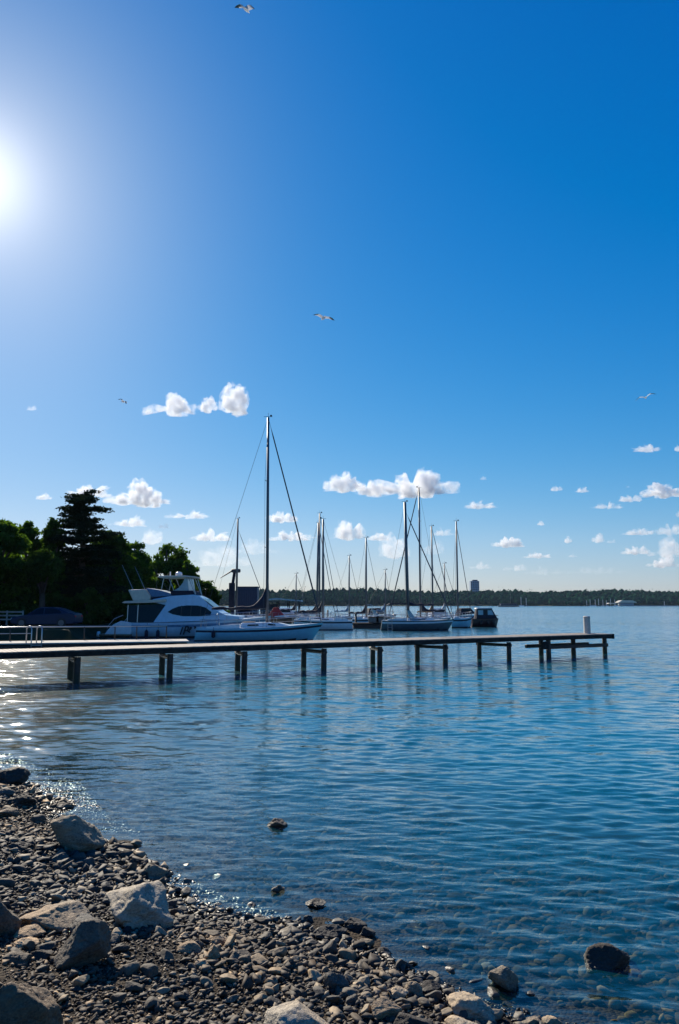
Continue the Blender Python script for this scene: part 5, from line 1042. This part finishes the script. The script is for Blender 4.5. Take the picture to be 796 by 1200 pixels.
def cloud(px, py, wpx, hpx, k, seed, lab, Y=7000.):
    p = aty(px, py, Y); s = Y / 867.0; g = np.random.default_rng(seed); asp = wpx / max(hpx, 1)
    nb = int(5 + min(asp, 5) * 3); cs = []; rs = []
    for i in range(nb):                                        # heaped puffs over a flat base
        u = g.uniform(-1, 1); env = 1 - abs(u) ** 1.7; r_ = (.16 + .5 * env * g.uniform(.55, 1)) ; cs.append([u * (1 - .35 * r_ / max(asp, 1)), g.uniform(-.4, .4), -.45 + r_ * .75 * g.uniform(.5, 1.2)]); rs.append(r_)
    cs.append([0, 0, -.45]); rs.append(.5)
    cs = np.array(cs); rs = np.array(rs); a2 = max(asp, 1.0)
    D, Fc = ico(6 if wpx > 30 else 5)
    # march out from the middle line of the cloud to its skin
    P = D * np.array([1, .6, 1]); c0 = np.array([0, 0, -.2]); best = np.full(len(D), .12)
    tt = np.linspace(.02, 1.5, 120)
    for t_ in tt:
        Q = c0 + P * t_ ; dd = np.min(np.sqrt(((Q[:, None, 0] - cs[None, :, 0]) * a2) ** 2 + ((Q[:, None, 1] - cs[None, :, 1]) * a2 * .6) ** 2 + (Q[:, None, 2] - cs[None, :, 2]) ** 2) - rs[None], axis=1)
        best = np.where(dd < 0, t_, best)
    # let the radius fall off softly between puffs
    r = best * (1 + .30 * fbm(D * np.array([a2, a2, 1]) * 1.9 + seed, 5, seed) + .07 * fbm(D * np.array([a2, a2, 1]) * 6 + seed, 3, seed + 5))
    V = c0 + P * r[:, None]; V[:, 2] = np.where(V[:, 2] < -.42, -.42 + (V[:, 2] + .42) * .25, V[:, 2])
    V[:, 0] -= (V[:, 0].max() + V[:, 0].min()) / 2; V[:, 2] -= (V[:, 2].max() + V[:, 2].min()) / 2
    V[:, 0] /= (V[:, 0].max() - V[:, 0].min()); V[:, 2] /= (V[:, 2].max() - V[:, 2].min()); V[:, 1] /= (V[:, 1].max() - V[:, 1].min())
    V *= 1.12 * np.array([wpx * s, max(min(wpx, 2.2 * hpx), hpx) * s * .7, hpx * s])
    o = npmesh('cloud', V, Fc, CM[k], smooth=True); o.location = p; return tag(o, lab, 'cloud', 'clouds over the lake')
CL = [
 (199, 474, 68, 25, 'full', 'long white cloud, leftmost of the high three above the wood'), (244, 474, 24, 20, 'full', 'small puff between the long cloud and the upright curled one'), (275, 467, 34, 40, 'full', 'upright curled cloud beside the top of the tallest mast'), (37, 478, 13, 6, 'thin', 'tiny faint cloud wisp above the trees at the sunny edge'),
 (164, 577, 72, 32, 'full', 'largest cloud above the wood, grey in the middle, right of the cedar top'), (105, 575, 54, 17, 'full', 'cloud half hidden behind the top of the cedar'), (51, 581, 18, 9, 'full', 'small cloud alone above the trees left of the cedar'), (150, 610, 40, 14, 'full', 'cloud just right of the cedar crown'), (219, 602, 52, 12, 'full', 'flat cloud under and right of the largest cloud above the wood'),
 (245, 627, 46, 15, 'full', 'cloud left of the top of the mast behind the yacht'), (192, 616, 13, 7, 'thin', 'tiny faint cloud above the spreading tree'), (178, 628, 24, 20, 'thin', 'faint hazy cloud touching the tree tops right of the cedar'), (262, 650, 66, 28, 'veil', 'pale veil of cloud low behind the second mast'), (300, 640, 60, 20, 'veil', 'pale veil of cloud just left of the tallest mast'),
 (404, 564, 48, 26, 'full', 'round topped cloud at the near end of the long cloud bank'), (436, 571, 38, 20, 'full', 'lower rounded middle of the long cloud bank'), (484, 566, 100, 34, 'full', 'big heaped cloud ending the long cloud bank, over the second tallest mast'), (563, 591, 38, 11, 'full', 'flat oval cloud right of the second tallest mast'), (567, 560, 9, 5, 'thin', 'tiny cloud dot above the flat oval cloud'),
 (331, 606, 36, 14, 'full', 'cloud just right of the tallest mast, the upper of two'), (342, 627, 54, 14, 'full', 'cloud crossed by the thick forestay, the lower of two'), (408, 621, 42, 24, 'full', 'double puff right of the three close masts'), (444, 628, 28, 11, 'full', 'small flat cloud beside the double puff'), (462, 640, 36, 30, 'thin', 'ragged cloud left of the mast of the dark hulled boat'), (521, 623, 28, 10, 'thin', 'faint cloud between the two outer masts'), (508, 640, 26, 20, 'veil', 'veil of cloud behind the outer masts'),
 (595, 635, 40, 14, 'full', 'humped cloud above the tower block'), (631, 650, 34, 9, 'full', 'thin cloud right of and below the humped one'), (604, 665, 28, 9, 'thin', 'faint cloud just above the tower block'), (563, 662, 26, 10, 'thin', 'faint cloud beside the outermost tall mast'), (640, 668, 60, 12, 'veil', 'pale veil low above the far wood'), (700, 668, 70, 10, 'veil', 'long pale veil low above the far wood near the pavilion'),
 (757, 525, 31, 10, 'full', 'slim cloud right under the gull over the lake'), (795, 525, 9, 8, 'full', 'cloud scrap cut by the edge beside the slim one'), (778, 573, 56, 20, 'full', 'biggest cloud on the open lake side, cut by the edge'), (712, 592, 37, 9, 'full', 'flat cloud left of and below the biggest lake side cloud'), (739, 584, 28, 9, 'full', 'small cloud touching the flat one'), (652, 572, 14, 7, 'full', 'small cloud, left one of a level pair'), (682, 574, 16, 7, 'full', 'small cloud, right one of a level pair'), (736, 570, 5, 3, 'thin', 'cloud speck above the small pair of flat clouds'),
 (634, 613, 9, 6, 'full', 'little white dot of cloud above the humped cloud'), (666, 632, 9, 9, 'full', 'small round puff at middle height over the lake'), (701, 630, 15, 12, 'full', 'tall little puff right of the small round one'), (716, 634, 12, 5, 'thin', 'wisp trailing from the tall little puff'), (748, 623, 37, 9, 'full', 'flat cloud, upper of the stack on the open lake side'), (745, 645, 32, 11, 'full', 'flat cloud, lower of the stack on the open lake side'), (786, 621, 34, 14, 'thin', 'soft cloud beside the upper stacked cloud'), (780, 640, 42, 26, 'thin', 'ragged soft cloud near the edge over the lake'), (776, 658, 38, 15, 'full', 'slanting white cloud low near the edge over the lake'), (796, 602, 8, 8, 'full', 'cloud scrap at the edge above the ragged cloud'), (672, 650, 12, 6, 'thin', 'faint dot under the small round puff'),
]
for i, c in enumerate(CL): cloud(*c[:5], 200 + i, c[5], Y=6000. + 350 * (i % 7))

# ------------------------------------------------------------------ haze
def haze(dens):
    b = MB(); b.box((0, 700, 24), (3500, 2100, 68)); 
    m = bpy.data.materials.new('haze'); m.use_nodes = True; t = m.node_tree; n = t.nodes; n.clear(); o = n.new('ShaderNodeOutputMaterial')
    v = n.new('ShaderNodeVolumePrincipled'); v.inputs['Color'].default_value = (.62, .82, 1, 1); v.inputs['Density'].default_value = dens; v.inputs['Anisotropy'].default_value = 0.0
    t.links.new(v.outputs[0], o.inputs['Volume']); hz = b.build('haze', m); kind(hz, 'stuff', 'thin blue haze over the lake', 'haze'); return hz
haze(.00004)
